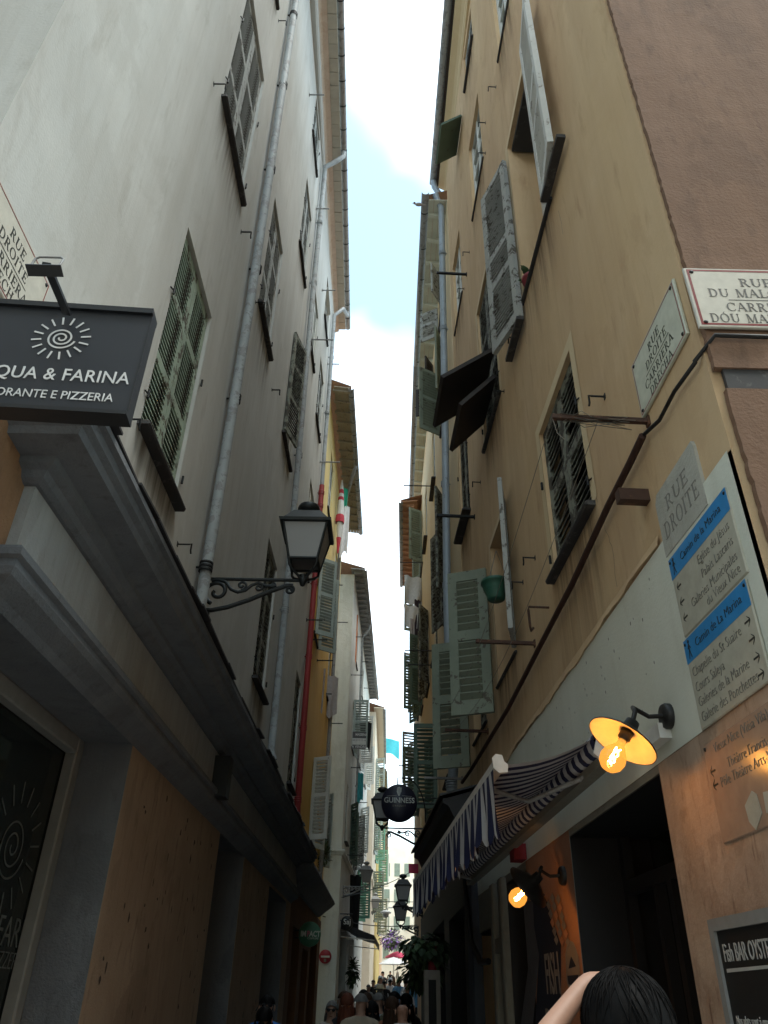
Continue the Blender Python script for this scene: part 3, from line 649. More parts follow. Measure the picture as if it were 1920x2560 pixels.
# sun logo and name on the first shop window
def sun_logo(parent, M, r, mat, nm='sun_emblem', tw=.045):
    m = MB(M); pts = []
    for i in range(90):
        a = i / 89 * 5.0 * math.pi + 2.9; q = r * (.06 + .44 * i / 89); pts.append((q * math.cos(a), q * math.sin(a)))
    for i in range(89):
        (x0, y0), (x1, y1) = pts[i], pts[i + 1]; l = math.hypot(x1 - x0, y1 - y0) or 1; nx, ny = -(y1 - y0) / l * r * tw / 2, (x1 - x0) / l * r * tw / 2
        m.plate([(x0 + nx, y0 + ny), (x1 + nx, y1 + ny), (x1 - nx, y1 - ny), (x0 - nx, y0 - ny)], 0, .0015)
    em = part(nm, m, mat, parent)
    for k in range(16):
        m = MB(M); a = 2 * math.pi * (k + .4) / 16; ca, sa = math.cos(a), math.sin(a); t = r * tw / 2
        m.plate([(ca * r * .66 - sa * t, sa * r * .66 + ca * t), (ca * r - sa * t, sa * r + ca * t), (ca * r + sa * t, sa * r - ca * t), (ca * r * .66 + sa * t, sa * r * .66 - ca * t)], 0, .0015); part('ray', m, mat, em)
    return em
oG = -.375
y, z = WL.px('K', 70, 1190, oG); F1 = frame(WL.P(y, z, oG), WL.u, (0, 0, 1)); sun_logo(L1, F1, .34, 'etched_glass', tw=.03)
y2, z2 = WL.px('K', 60, 1690, oG); text('ACQUA & FARINA', frame(WL.P(y - .05, z2, oG), WL.u, (0, 0, 1)), .21, 'etched_glass', L1, 'window_lettering', weight=-.002, xs=.85)
y2, z2 = WL.px('K', 40, 1850, oG); text('RISTORANTE E PIZZERIA', frame(WL.P(y - .05, z2, oG), WL.u, (0, 0, 1)), .12, 'etched_glass', L1, 'window_lettering', weight=-.002, xs=.85)
# eaves: moulding, plaster cove, row of blocks, gutter
def ex(y, off=0): return -.99 - .0101 * (y - 6.92) + off
m = MB(); ye0, ye1 = 2.2, 15.35
def erow(pr):
    m = MB(); rows = [[Vector((ex(y, o), y, z)) for o, z in pr] for y in (ye0, ye1)]
    for i in range(len(pr) - 1): m.quad(rows[0][i], rows[0][i + 1], rows[1][i + 1], rows[1][i])
    m.add(rows[0], [tuple(range(len(pr)))]); m.add(rows[1], [tuple(range(len(pr)))]); return m
part('eave_moulding', erow([(-.75, 17.22), (-.52, 17.22), (-.49, 17.25), (-.47, 17.30), (-.47, 17.36), (-.75, 17.36)]), 'grey_render_side', L1)
part('eave_cove', erow([(-.75, 17.34), (-.465, 17.34), (-.46, 17.40), (-.42, 17.46), (-.34, 17.50), (-.32, 17.51), (-.32, 17.58), (-.75, 17.58)]), 'eave_plaster', L1)
bm_ = MB().bev(-.13, .13, -.10, .10, -.035, .035, .02).mesh('eave_block_mesh')
yb = 4.0; k = 0
while yb < ye1:
    o = obj('eave_block', bm_, 'eave_block', L1); o.location = Vector((ex(yb, -.235), yb, 17.55 + random.uniform(-.008, .008))) - org_of(L1)
    o.rotation_euler = (random.uniform(-.03, .03), random.uniform(-.04, .04), R(90) + random.uniform(-.02, .02)); yb += .272
gutter(L1, [(ex(ye0, -.075), ye0, 17.66), (ex(ye1, -.075), ye1, 17.66)], .075, 'zinc', .5)
m = MB(); m.add([(ex(ye0, -.09), ye0, 17.70), (ex(ye1, -.09), ye1, 17.70), (-5.5, ye1, 19.6), (-5.5, ye0, 19.6)], [(0, 1, 2, 3)]); part('roof', m, 'terracotta', L1)
# downpipes
c1 = [(5.60, 14.05), (5.68, 12.25), (5.76, 10.44), (5.86, 8.69), (5.86, 6.74), (5.82, 4.79)]
pipe(L1, [WL.P(5.5, 17.2, .085), WL.P(5.6, 14, .085), WL.P(5.84, 8, .085), WL.P(5.84, 4.35, .085)], .052, 'zinc_light', [WL.P(y, z, .085) for y, z in c1], ring_mat='dark_iron', W=WL)
part('pipe_shoe', MB().lathe([(.05, 0), (.062, .03), (.062, .14), (.055, .16)], 12, WL.P(5.84, 4.20, .085)), 'red_pipe', L1)
t0 = on_z('D', 1000, 1420, 17.6)
c2 = [(10.0, 15.11), (10.05, 13.34), (10.2, 11.74), (10.35, 9.4), (10.5, 6.6)]
g1 = on_z('C', 1555, 1560, 17.58)
pipe(L1, [g1, g1 + Vector((0, .02, -.12)), WL.P(9.95, 17.15, .30), WL.P(9.95, 16.95, .085), WL.P(9.98, 16.6, .085), WL.P(10.05, 13, .085), WL.P(10.5, 6.6, .085), WL.P(10.5, 4.5, .085), WL.P(10.5, 4.36, .13)], .052, 'zinc_light', [WL.P(y, z, .085) for y, z in c2], W=WL)
g2 = on_z('D', 990, 1400, 17.58)
pipe(L1, [g2, g2 + Vector((0, .02, -.12)), WL.P(13.95, 16.9, .3), WL.P(13.9, 16.6, .085), WL.P(14.0, 14, .085), WL.P(14.08, 11.3, .085)], .048, 'zinc_light', [WL.P(14.0, 15.2, .085), WL.P(14.0, 13.4, .085)], W=WL)
pipe(L1, [WL.P(14.08, 11.35, .085), WL.P(14.1, 8, .085), WL.P(14.15, 4.5, .085), WL.P(14.3, 4.3, .085)], .058, 'red_pipe', [WL.P(14.08, 11.15, .085), WL.P(14.08, 10.8, .085), WL.P(14.1, 8.9, .085), WL.P(14.12, 7.3, .085), WL.P(14.14, 5.9, .085), WL.P(14.15, 4.62, .085)], W=WL)

# ================================================================== LEFT: yellow house
L2 = thing('yellow_house', 'orange and yellow house with grey green shutters behind the red downpipe', 'house', (-1.5, 14.9, 0))
L2a, L2b = 14.9, 22.1
ops = []
ops.append(closed(L2, WL, 19.7, 20.55, 11.3, 13.0, 'white_shutter', (.5,), .09, pins=False))
ops.append(closed(L2, WL, 16.4, 17.4, 12.3, 14.1, 'white_shutter', (.5,), .09, pins=False))
ops.append(closed(L2, WL, 19.6, 20.4, 8.4, 9.9, 'white_shutter', (.5,), .09, pins=False))
for (a, b, c, d) in ((15.4, 16.3, 8.4, 10.2), (17.2, 18.1, 4.5, 6.1), (20.5, 21.3, 4.6, 6.0)):
    ops.append((a, b, c, d, .2)); pane(L2, WL, a, b, c, d, .2); sill(L2, WL, a, b, c)
def folded(P, W, y0, y1, z0, z1, mat, angs=(30, 150), pitch=.07, wl=None, rails=(.5,)):
    """two leaves swung out from their hinges; angle 0 = closed, 180 = flat on the wall"""
    wl = wl or (y1 - y0) / 2; h = z1 - z0
    if angs[0] is not None: leaf(P, W.M(y0, z0, .03) @ Matrix.Rotation(R(angs[0]), 4, 'Z'), wl, h, mat, rails, pitch, tilt=-42)
    if angs[1] is not None: leaf(P, W.M(y1, z0, .03) @ Matrix.Rotation(R(180 - angs[1]), 4, 'Z'), wl, h, mat, rails, pitch, tilt=-42)
folded(L2, WL, 15.4, 16.3, 8.35, 10.25, 'grey_green_shutter', (55, 125), .075)
folded(L2, WL, 17.2, 18.1, 4.45, 6.15, 'white_shutter', (120, 150), .075)
folded(L2, WL, 20.5, 21.3, 4.5, 6.05, 'grey_green_shutter', (140, 160), .085)
m = MB(); wall_mesh(m, WL, L2a, L2b, 3.3, 10.9, [q for q in ops if q[3] < 10.9]); part('lower_wall', m, 'orange_render', L2)
m = MB(); wall_mesh(m, WL, L2a, L2b, 10.9, 14.9, [q for q in ops if q[2] > 10.9]); block(m, WL, L2a, L2b, -.3, 14.9, 0, 8); part('wall', m, 'yellow_render', L2)
SH2 = [(15.6, 16.9, -.3, 2.75, .35), (17.6, 18.9, -.3, 2.5, .35), (19.4, 21.2, -.3, 2.75, .35)]
m = MB(); wall_mesh(m, WL, L2a, L2b, -.3, 3.3, SH2, .015); part('shop_wall', m, 'brown_shop_render', L2)
for a, b, c, d, e in SH2:
    pane(L2, WL, a, b, c, d, e - .02, 'dark_glass', 'shop_window'); mm = MB(WL.M(a, c, -.2)); wd = b - a
    for x0, x1, z0, z1 in ((0, .07, 0, d - c), (wd - .07, wd, 0, d - c), (.07, wd - .07, d - c - .08, d - c), (wd / 2 - .03, wd / 2 + .03, 0, d - c - .08)): mm.box(x0, x1, -.03, .03, z0, z1)
    part('door_frame', mm, 'shop_frame', L2)
part('cornice', profile_sweep(WL, [(.0, 3.70), (.40, 3.66), (.42, 3.60), (.34, 3.52), (.20, 3.42), (.08, 3.32), (.0, 3.30)], 14.93, 20.9), 'cornice_paint', L2)
gz0, gz1 = Vector((-.935, 14.95, 15.06)), Vector((-.78, 22.3, 15.06))
m = MB(); wz = 14.95
def lerp(a, b, t): return a + (b - a) * t
nb = 4
for j in range(nb):                                              # soffit boards along the eave
    m = MB(); o0, o1 = .03 + j * .105, .03 + j * .105 + .098
    q = [gz0 + Vector((-o0, 0, -.02 + o0 * .12)), gz1 + Vector((-o0, 0, -.02 + o0 * .12)), gz1 + Vector((-o1, 0, -.02 + o1 * .12)), gz0 + Vector((-o1, 0, -.02 + o1 * .12))]
    q2 = [p + Vector((0, 0, .02)) for p in q]; m.add(q + q2, [(0, 1, 2, 3), (4, 5, 6, 7), (0, 1, 5, 4), (2, 3, 7, 6), (0, 3, 7, 4), (1, 2, 6, 5)])
    part('soffit_board', m, 'soffit_wood', L2)
for i in range(17):
    p = lerp(gz0, gz1, (i + .3) / 17); m = MB(Tm(*p)); m.add([(-.48, -.035, -.03), (-.48, .035, -.03), (-.03, .035, -.07), (-.03, -.035, -.07), (-.48, -.035, .05), (-.48, .035, .05), (-.03, .035, -.015), (-.03, -.035, -.015)],
        [(0, 1, 2, 3), (4, 5, 6, 7), (0, 1, 5, 4), (1, 2, 6, 5), (2, 3, 7, 6), (3, 0, 4, 7)]); part('rafter', m, 'soffit_wood', L2)
gutter(L2, [gz0, gz1], .075, 'zinc', .55)
m = MB(); m.add([gz0 + Vector((0, 0, .06)), gz1 + Vector((0, 0, .06)), Vector((-5, 22.3, 16.8)), Vector((-5, 14.95, 16.8))], [(0, 1, 2, 3)]); part('roof', m, 'terracotta', L2)
gp = lerp(gz0, gz1, .46)
pipe(L2, [gp + Vector((0, 0, -.06)), gp + Vector((-.05, 0, -.22)), WL.P(19.4, 14.35, .2), WL.P(19.9, 14.0, .09), WL.P(20.3, 10, .09), WL.P(20.0, 3.75, .09)], .05, 'zinc', [WL.P(20.1, 12, .09), WL.P(20.3, 10, .09), WL.P(20.2, 8, .09), WL.P(20.1, 6, .09)], W=WL)

# ================================================================== LEFT: white house past the side lane
WL3 = Wall(-.98, 23.5, 2.2, 1)
L3 = thing('white_house', 'dirty white house jutting past the side lane with no entry sign', 'house', (-.98, 23.5, .3))
ops = []
def win3(P, W, y0, y1, z0, z1, mat, mode, pitch=.09):
    if mode == 'c': ops.append(closed(P, W, y0, y1, z0, z1, mat, (.5,), pitch, pins=False, proj=.1)); return
    ops.append((y0, y1, z0, z1, .2)); pane(P, W, y0, y1, z0, z1, .2); sill(P, W, y0, y1, z0)
    if mode: folded(P, W, y0, y1, z0, z1, mat, mode, pitch)
win3(L3, WL3, 24.4, 25.1, 5.6, 7.3, 'grey_shutter', 'c')
win3(L3, WL3, 26.6, 27.5, 5.4, 7.1, 'dark_green_shutter', (150, 160))
win3(L3, WL3, 25.5, 26.5, 8.7, 10.3, 'grey_green_shutter', (88, 172))
win3(L3, WL3, 29.5, 30.5, 9.2, 11.0, 'white_shutter', (95, 165))
win3(L3, WL3, 29.2, 30.2, 5.6, 7.2, 'grey_shutter', (140, 160))
win3(L3, WL3, 32.2, 33.2, 6.4, 8.1, 'white_shutter', (140, 160))
win3(L3, WL3, 25.8, 26.6, 11.8, 13.2, 'dark_wood', None)
win3(L3, WL3, 30.0, 30.8, 12.0, 13.3, 'dark_wood', None)
win3(L3, WL3, 31.2, 32.2, 4.1, 5.7, 'bright_green_shutter', (100, 150))
win3(L3, WL3, 33.8, 34.6, 9.4, 11.0, 'white_shutter', (100, 150))
m = MB(); wall_mesh(m, WL3, 23.5, 36.6, .2, 14.1, ops + [(24.5, 27.2, .2, 3.4, .5), (28.2, 31.0, .2, 3.4, .5)]); block(m, WL3, 23.5, 36.6, .2, 14.1, 0, 6); part('wall', m, 'dirty_white_render', L3)
pane(L3, WL3, 24.5, 27.2, .2, 3.4, .48, 'room_dark', 'shop_window'); pane(L3, WL3, 28.2, 31.0, .2, 3.4, .48, 'room_dark', 'shop_window')
m = MB()
for z, e in ((5.12, .05), (5.17, .09)): m.obox(frame((0, 0, 0), (1, 0, 0), (0, 1, 0)), .001, .001, .001)
pr = [(.0, 5.08), (.05, 5.10), (.07, 5.15), (.10, 5.17), (.10, 5.22), (.0, 5.24)]
part('string_course', profile_sweep(WL3, pr, 23.5, 36.5, -3.0), 'dirty_white_render', L3)
def eave3(P, W, a, b, z, ov, mat_s, mat_g, step=.42, zt=.09):
    p0, p1 = W.P(a, z, ov), W.P(b, z, ov); nn = W.n
    m = MB(); q = [W.P(a, z + .02, -.1), W.P(b, z + .02, -.1), p1 + Vector((0, 0, -.02)), p0 + Vector((0, 0, -.02))]; q2 = [x + Vector((0, 0, .03)) for x in q]
    m.add(q + q2, [(0, 1, 2, 3), (4, 5, 6, 7), (0, 1, 5, 4), (2, 3, 7, 6), (0, 3, 7, 4), (1, 2, 6, 5)]); part('soffit', m, mat_s, P)
    n = int((b - a) / step)
    for i in range(n):
        m = MB(W.M(a + (i + .5) * (b - a) / n, z, 0)); m.prism_x([(0, -zt), (ov - .04, -.05), (ov - .04, -.005), (0, .015)], -.035, .035); part('rafter', m, mat_s, P)
    gutter(P, [p0, p1], .07, mat_g, 1.0)
    m = MB(); m.quad(p0 + Vector((0, 0, .05)), p1 + Vector((0, 0, .05)), W.P(b, z + 1.4, -4), W.P(a, z + 1.4, -4)); part('roof', m, 'terracotta', P)
eave3(L3, WL3, 23.2, 36.7, 14.15, .38, 'zinc', 'zinc')
gp = WL3.P(27.7, 14.1, .36); pipe(L3, [gp, gp + Vector((0, 0, -.15)), WL3.P(27.9, 13.6, .08), WL3.P(28, 5, .08)], .045, 'zinc_light', [])
# ================================================================== LEFT: further houses
WL4 = Wall(-.16, 37.0, 1.0, 1)
L4 = thing('cream_house', 'narrow cream house with a plain side wall past the white house', 'house', (-.16, 37, .9))
ops = []
for yy, zz, mt, md in ((39.2, 5.0, 'pale_green_shutter', (100, 165)), (39.2, 7.6, 'grey_green_shutter', (140, 165)), (39.2, 10.2, 'grey_green_shutter', (120, 165)), (43.5, 5.0, 'pale_green_shutter', (110, 165)), (43.5, 7.8, 'bright_green_shutter', (100, 165))):
    win3(L4, WL4, yy, yy + 1.0, zz, zz + 1.7, mt, md, .11)
m = MB(); wall_mesh(m, WL4, 37, 47, .7, 13.6, ops); block(m, WL4, 37, 47, .7, 13.6, 0, 5); part('wall', m, 'cream_render', L4)
eave3(L4, WL4, 36.7, 47.1, 13.7, .42, 'cream_render', 'zinc', 20)
m = MB(); pr = [(.0, 6.0), (.06, 6.02), (.08, 6.12), (0, 6.14)]; part('string_course', profile_sweep(WL4, pr, 37, 47, -3), 'cream_render', L4)
WL5 = Wall(.12, 47.2, 1.25, 1)
L5 = thing('ochre_far_house', 'sunny yellow house with green shutters behind the cream house', 'house', (.12, 47.2, 1.2))
ops = []
for yy, zz, mt, md in ((49, 4.8, 'pale_green_shutter', (110, 165)), (49, 7.4, 'bright_green_shutter', (110, 165)), (49, 10, 'grey_green_shutter', (110, 165)), (54, 5, 'white_shutter', (110, 165)), (54, 7.8, 'grey_green_shutter', (110, 165))):
    win3(L5, WL5, yy, yy + 1.1, zz, zz + 1.7, mt, md, .14)
m = MB(); wall_mesh(m, WL5, 47.2, 60, 1, 13.2, ops); block(m, WL5, 47.2, 60, 1, 13.2, 0, 5); part('wall', m, 'yellow_render', L5)
eave3(L5, WL5, 47.1, 60.1, 13.3, .4, 'soffit_wood', 'zinc', 1.2)
WL6 = Wall(.42, 60.2, .9, 1)
L6 = thing('peach_far_house', 'peach coloured house with brown eaves far down the left side', 'house', (.42, 60.2, 1.6))
ops = []
for yy, zz in ((62, 6), (62, 9), (66, 6), (66, 9)): win3(L6, WL6, yy, yy + 1.2, zz, zz + 1.8, 'white_shutter', (120, 165), .2)
m = MB(); wall_mesh(m, WL6, 60.2, 85, 1.5, 12.6, ops); block(m, WL6, 60.2, 85, 1.5, 12.6, 0, 6); part('wall', m, 'peach_render', L6)
eave3(L6, WL6, 60.1, 85, 12.7, .4, 'soffit_wood', 'zinc', 2)

# ================================================================== RIGHT: ochre corner house
R1 = thing('ochre_house', 'ochre corner house with open white framed window and worn shutters', 'house', (1.4, 2.46, 0))
R1a, R1b, R1top = 2.46, 9.7, 16.3
ops = []
ops.append(closed(R1, WR, 4.10, 5.12, 4.40, 5.78, 'weathered_shutter', (.48,), .056, True, skip=.03, surround='pale_ochre_render', proj=.07, tilt=50))
ops.append(closed(R1, WR, 6.42, 7.45, 7.4, 9.75, 'weathered_shutter', (.33, .66), .058, skip=.02, surround='pale_ochre_render'))
ops.append(glazed(R1, WR, 6.3, 7.25, 11.62, 13.35))
ops.append(glazed(R1, WR, 8.5, 9.4, 11.4, 13.05))
ops.append(glazed(R1, WR, 4.3, 5.0, 11.75, 13.4))
ops.append(closed(R1, WR, 6.3, 7.15, 15.0, 16.0, 'grey_shutter', (.5,), .07, pins=False))
ops.append(closed(R1, WR, 8.75, 9.6, 7.35, 9.15, 'weathered_shutter', (.45,), .06, proj=.12))
# big open window
OW = (4.02, 5.08, 7.42, 9.92)
ops.append((*OW, .36)); pane(R1, WR, *OW, .36, 'window_glass'); frame_trim(R1, WR, *OW, 'pale_ochre_render')
m = MB(WR.M(OW[0], OW[2], -.33)); wd, hh = OW[1] - OW[0], OW[3] - OW[2]
for x0, x1, z0, z1 in ((0, .07, 0, hh), (wd - .07, wd, 0, hh), (.07, wd - .07, hh - .07, hh), (.07, wd - .07, 0, .08), (wd / 2 - .04, wd / 2 + .04, .08, hh - .07), (.07, wd - .07, hh * .62, hh * .62 + .05)): m.bev(x0, x1, -.03, .035, z0, z1, .008)
part('window_frame', m, 'white_wood', R1)
m = MB(WR.M(OW[0] + .02, OW[3] - .09, -.3)); m.box(0, wd - .04, 0, .26, 0, .05); part('lintel_beam', m, 'slate_sill', R1)
sill(R1, WR, OW[0], OW[1], OW[2], 'slate_sill', .035, .03, .06)
leaf(R1, WR.M(4.03, 7.42, .05) @ Matrix.Rotation(R(172), 4, 'Z'), .56, 2.5, 'white_shutter', (.33, .5), .05, t=.05, stile=.085, label='white louvred leaf folded back beside the window')
leaf(R1, WR.M(5.09, 7.2, .05) @ Matrix.Rotation(R(180 - 163), 4, 'Z'), .56, 2.5, 'grey_shutter', (.33, .5), .05, t=.05, stile=.085, label='grey louvred leaf folded back past the window')
for a, zb in ((3.40, 7.36), (5.08, 7.14)):
    m = MB(WR.M(a, zb, .03)); m.box(0, .58, 0, .07, 0, .04); part('shutter_rest', m, 'slate_sill', R1)
mm = MB(WR.M(4.30, 8.05, -.325)); mm.add([(0, 0, 0), (.12, 0, .02), (.10, 0, .24), (.01, 0, .22), (0, .004, 0), (.12, .004, .02), (.10, .004, .24), (.01, .004, .22)], [(4, 5, 6, 7), (0, 1, 2, 3), (0, 1, 5, 4), (1, 2, 6, 5), (2, 3, 7, 6), (3, 0, 4, 7)]); part('red_sticker', mm, 'flag_pink', R1)
# dark awning-like shutter pushed out over the next opening
DW = (6.55, 7.45, 7.35, 7.75)
def flap(P, W, y0, y1, z_top, length, ang, mat, rails=None, t=.03, nm='shutter_flap'):
    M = W.M(y0, z_top, .02) @ Matrix.Rotation(R(ang), 4, 'X') @ Tm(0, 0, -length)
    m = MB(M); m.box(0, y1 - y0, -t / 2, t / 2, 0, length); o = part(nm, m, mat, P)
    m = MB(M)
    for x0, x1, z0, z1 in ((0, y1 - y0, 0, .05), (0, y1 - y0, length - .05, length), (0, .05, 0, length), (y1 - y0 - .05, y1 - y0, 0, length), (0, y1 - y0, length * .45, length * .45 + .04)): m.box(x0, x1, t / 2 + .001, t / 2 + .018, z0, z1)
    part('batten', m, mat, o); return o
# low window: leaf standing straight out and green leaves folded open
LW = (6.65, 7.55, 4.42, 6.05)
ops.append((*LW, .3)); pane(R1, WR, *LW, .3); sill(R1, WR, LW[0], LW[1], LW[2], proj=.03, th=.025); frame_trim(R1, WR, *LW, 'pale_ochre_render', .06)
leaf(R1, WR.M(6.62, 4.45, .02) @ Matrix.Rotation(R(165), 4, 'Z'), .46, 1.62, 'grey_shutter', (.5,), .07, t=.045, label='grey leaf standing straight out from the wall')
# green shutters of the low windows, swung open towards the street
def green_leaf(yh, z0, w, h, ang):
    M = WR.M(yh, z0, .05) @ Matrix.Rotation(R(ang), 4, 'Z')
    leaf(R1, M, w, h, 'pale_green_shutter', (.49,), .085, True, t=.05, stile=.10, rail_h=.12, slat_d=.075, tilt=-48, label='pale green louvred leaf swung out into the street')
green_leaf(7.62, 4.16, .45, 1.66, 66)
green_leaf(9.35, 4.05, .46, 1.62, 66)
LW2 = (8.35, 9.25, 4.30, 5.9)
ops.append((*LW2, .25)); pane(R1, WR, *LW2, .25); sill(R1, WR, LW2[0], LW2[1], LW2[2], proj=.03, th=.025)
leaf(R1, WR.M(8.36, 4.33, -.03), .44, 1.5, 'weathered_shutter', (.5,), .075)
m = MB(); wall_mesh(m, WR, R1a, R1b, 3.6, R1top, ops); block(m, WR, R1a, R1b, -.3, R1top, 0, 9); part('wall', m, 'ochre_render', R1)
# ground floor
SHR = [(3.74, 5.45, -.3, 2.62, .55), (6.85, 7.75, -.3, 2.60, .5), (8.35, 9.75, -.3, 2.3, .5)]
m = MB(); wall_mesh(m, WR, R1a + .012, R1b, 2.66, 3.6, [], .012); part('upper_shop_wall', m, 'white_render', R1)
m = MB()
rg = random.Random(5); ys_ = [3.25 + i * .09 for i in range(72)]; zz_ = []; zc = 3.6
for _ in ys_: zc += rg.uniform(-.012, .012) + (3.6 - zc) * .3; zz_.append(zc)
for (ya, za), (yb, zb) in zip(zip(ys_, zz_), zip(ys_[1:], zz_[1:])):
    m.quad(WR.P(ya, za, .022), WR.P(yb, zb, .022), WR.P(yb, 3.66, .010), WR.P(ya, 3.66, .010)); m.quad(WR.P(ya, za, .022), WR.P(yb, zb, .022), WR.P(yb, zb + .004, .0), WR.P(ya, za + .004, .0))
part('render_edge', m, 'ochre_render', R1)
m = MB()
for _ in range(46):
    yy, zz = rg.uniform(3.3, 6.2), rg.uniform(2.9, 3.52); r_ = rg.uniform(.004, .010); m.add([WR.P(yy + r_ * math.cos(q) * .8, zz + r_ * math.sin(q) * 1.3, .0125) for q in (0, 1, 2, 3, 4, 5)], [tuple(range(6))])
part('pock_mark', m, 'letter_brown', R1, 'stuff', False)
def crack(pts, w_=.005):
    m = MB(); P_ = []
    for a, b in zip(pts, pts[1:]):
        for k in range(6): t_ = k / 6; P_.append((a[0] + (b[0] - a[0]) * t_ + rg.uniform(-.012, .012), a[1] + (b[1] - a[1]) * t_))
    for (ya, za), (yb, zb) in zip(P_, P_[1:]): m.quad(WR.P(ya - w_ / 2, za, .0015), WR.P(ya + w_ / 2, za, .0015), WR.P(yb + w_ / 2, zb, .0015), WR.P(yb - w_ / 2, zb, .0015))
    part('crack', m, 'letter_brown', R1, fix=False)
for c in ([('G', 1520, 640), ('G', 1545, 760), ('G', 1580, 870)], [('M', 245, 530), ('M', 320, 750), ('M', 365, 1130)], [('F', 1545, 100), ('F', 1600, 400)], [('G', 605, 690), ('G', 630, 900), ('G', 655, 1390)], [('G', 785, 180), ('G', 795, 420)], [('F', 1185, 1260), ('F', 1225, 1520)]): crack([WR.px(*k) for k in c], .004)
m = MB(); wall_mesh(m, WR, R1a + .012, 3.74, -.3, 2.66, [], .010); part('corner_stone', m, 'corner_stone', R1)
m = MB(); wall_mesh(m, WR, 3.74, 5.45, -.3, 2.66, [(3.74, 5.45, -.3, 2.62, .55)], .010); wall_mesh(m, WR, 6.85, R1b, -.3, 2.66, SHR[1:], .010); part('shop_wall', m, 'shop_frame_pale', R1)
m = MB(); wall_mesh(m, WR, 5.45, 6.85, -.3, 2.66, [], .010); part('mural_wall', m, 'mural_wall', R1)
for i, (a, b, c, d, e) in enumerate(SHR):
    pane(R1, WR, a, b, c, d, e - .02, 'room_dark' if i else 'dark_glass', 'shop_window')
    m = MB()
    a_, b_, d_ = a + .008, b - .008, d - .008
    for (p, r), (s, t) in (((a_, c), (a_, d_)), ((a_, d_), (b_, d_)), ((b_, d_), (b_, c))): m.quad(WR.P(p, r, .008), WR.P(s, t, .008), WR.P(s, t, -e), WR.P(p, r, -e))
    part('jamb_lining', m, 'shop_dark', R1, fix=False)  # near-black lining: the recess's lack of light is put into its colour
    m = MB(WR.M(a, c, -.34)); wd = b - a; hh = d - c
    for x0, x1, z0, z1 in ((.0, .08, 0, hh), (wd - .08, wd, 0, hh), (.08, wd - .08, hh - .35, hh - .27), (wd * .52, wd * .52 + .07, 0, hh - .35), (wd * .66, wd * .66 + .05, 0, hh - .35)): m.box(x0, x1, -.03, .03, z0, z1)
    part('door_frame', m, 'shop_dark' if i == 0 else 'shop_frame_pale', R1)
for a, b in ((7.76, 7.9), (8.22, 8.36)):
    m = MB(WR.M(a, -.3, .01)); m.bev(0, b - a, -.02, .06, 0, 2.95, .015); part('pilaster', m, 'shop_frame_pale', R1)
m = MB(WR.M(7.9, 2.05, .01)); m.box(0, .45, -.02, .05, 0, .12); part('transom', m, 'shop_frame_pale', R1)
m = MB(WR.M(9.4, -.3, .01)); m.bev(0, .34, -.02, .09, 0, 3.4, .015); part('pilaster', m, 'shop_blue', R1)
# dark rough stucco on the side towards the lane, with a ragged edge at the corner
def ragged_slab(x0, z0, z1, seed, x1=9.0):
    rg = random.Random(seed); m = MB(); pts = []; z = z0
    while z < z1: pts.append((x0 + rg.uniform(-.004, .004), z)); z += rg.uniform(.015, .06)
    pts.append((x0, z1)); y0, y1 = 2.46 - .035, 2.455
    for (xa, za), (xb, zb) in zip(pts, pts[1:]):
        m.quad((xa, y0, za), (x1, y0, za), (x1, y0, zb), (xb, y0, zb)); m.quad((xa, y0, za), (xa, y1, za), (xb, y1, zb), (xb, y0, zb))
    m.quad((x0, y0, z0), (x1, y0, z0), (x1, y1, z0), (x0, y1, z0)); m.quad((x0, y0, z1), (x1, y0, z1), (x1, y1, z1), (x0, y1, z1))
    return m
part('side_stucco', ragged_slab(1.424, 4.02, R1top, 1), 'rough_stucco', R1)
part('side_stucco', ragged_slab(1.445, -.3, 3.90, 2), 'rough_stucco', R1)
m = MB(); m.box(1.46, 9, 2.435, 2.455, 3.90, 4.02); part('ledge', m, 'slate_sill', R1)
# eaves: plaster cove, dark gap, gutter
def rx(y, off): return .85 - .0082 * (y - 6.44) + off
def erow2(pr, ya, yb, f):
    m = MB(); rows = [[Vector((f(y, o), y, z)) for o, z in pr] for y in (ya, yb)]
    for i in range(len(pr) - 1): m.quad(rows[0][i], rows[0][i + 1], rows[1][i + 1], rows[1][i])
    m.add(rows[0], [tuple(range(len(pr)))]); m.add(rows[1], [tuple(range(len(pr)))]); return m
part('eave_moulding', erow2([(.75, 16.20), (.38, 16.20), (.36, 16.24), (.36, 16.28), (.75, 16.28)], 2.5, 10.05, rx), 'pale_ochre_render', R1)
part('eave_cove', erow2([(.75, 16.26), (.355, 16.26), (.35, 16.36), (.30, 16.45), (.20, 16.52), (.19, 16.56), (.75, 16.56)], 2.5, 10.1, rx), 'pale_ochre_render', R1)
part('gap_shade_strip', erow2([(.22, 16.56), (.14, 16.56), (.14, 16.64), (.22, 16.66)], 2.5, 10.1, rx), 'dark_wood', R1)  # dark strip painted in as the shaded gap behind the gutter
gutter(R1, [(rx(2.4, .085), 2.4, 16.68), (rx(10.1, .085), 10.1, 16.68)], .085, 'zinc_light', .9)
m = MB(); m.quad((rx(2.4, .1), 2.4, 16.72), (rx(10.1, .1), 10.1, 16.72), (5, 10.1, 18.3), (5, 2.4, 18.3)); part('roof', m, 'terracotta', R1)
gp = Vector((rx(10.0, .085), 10.0, 16.62))
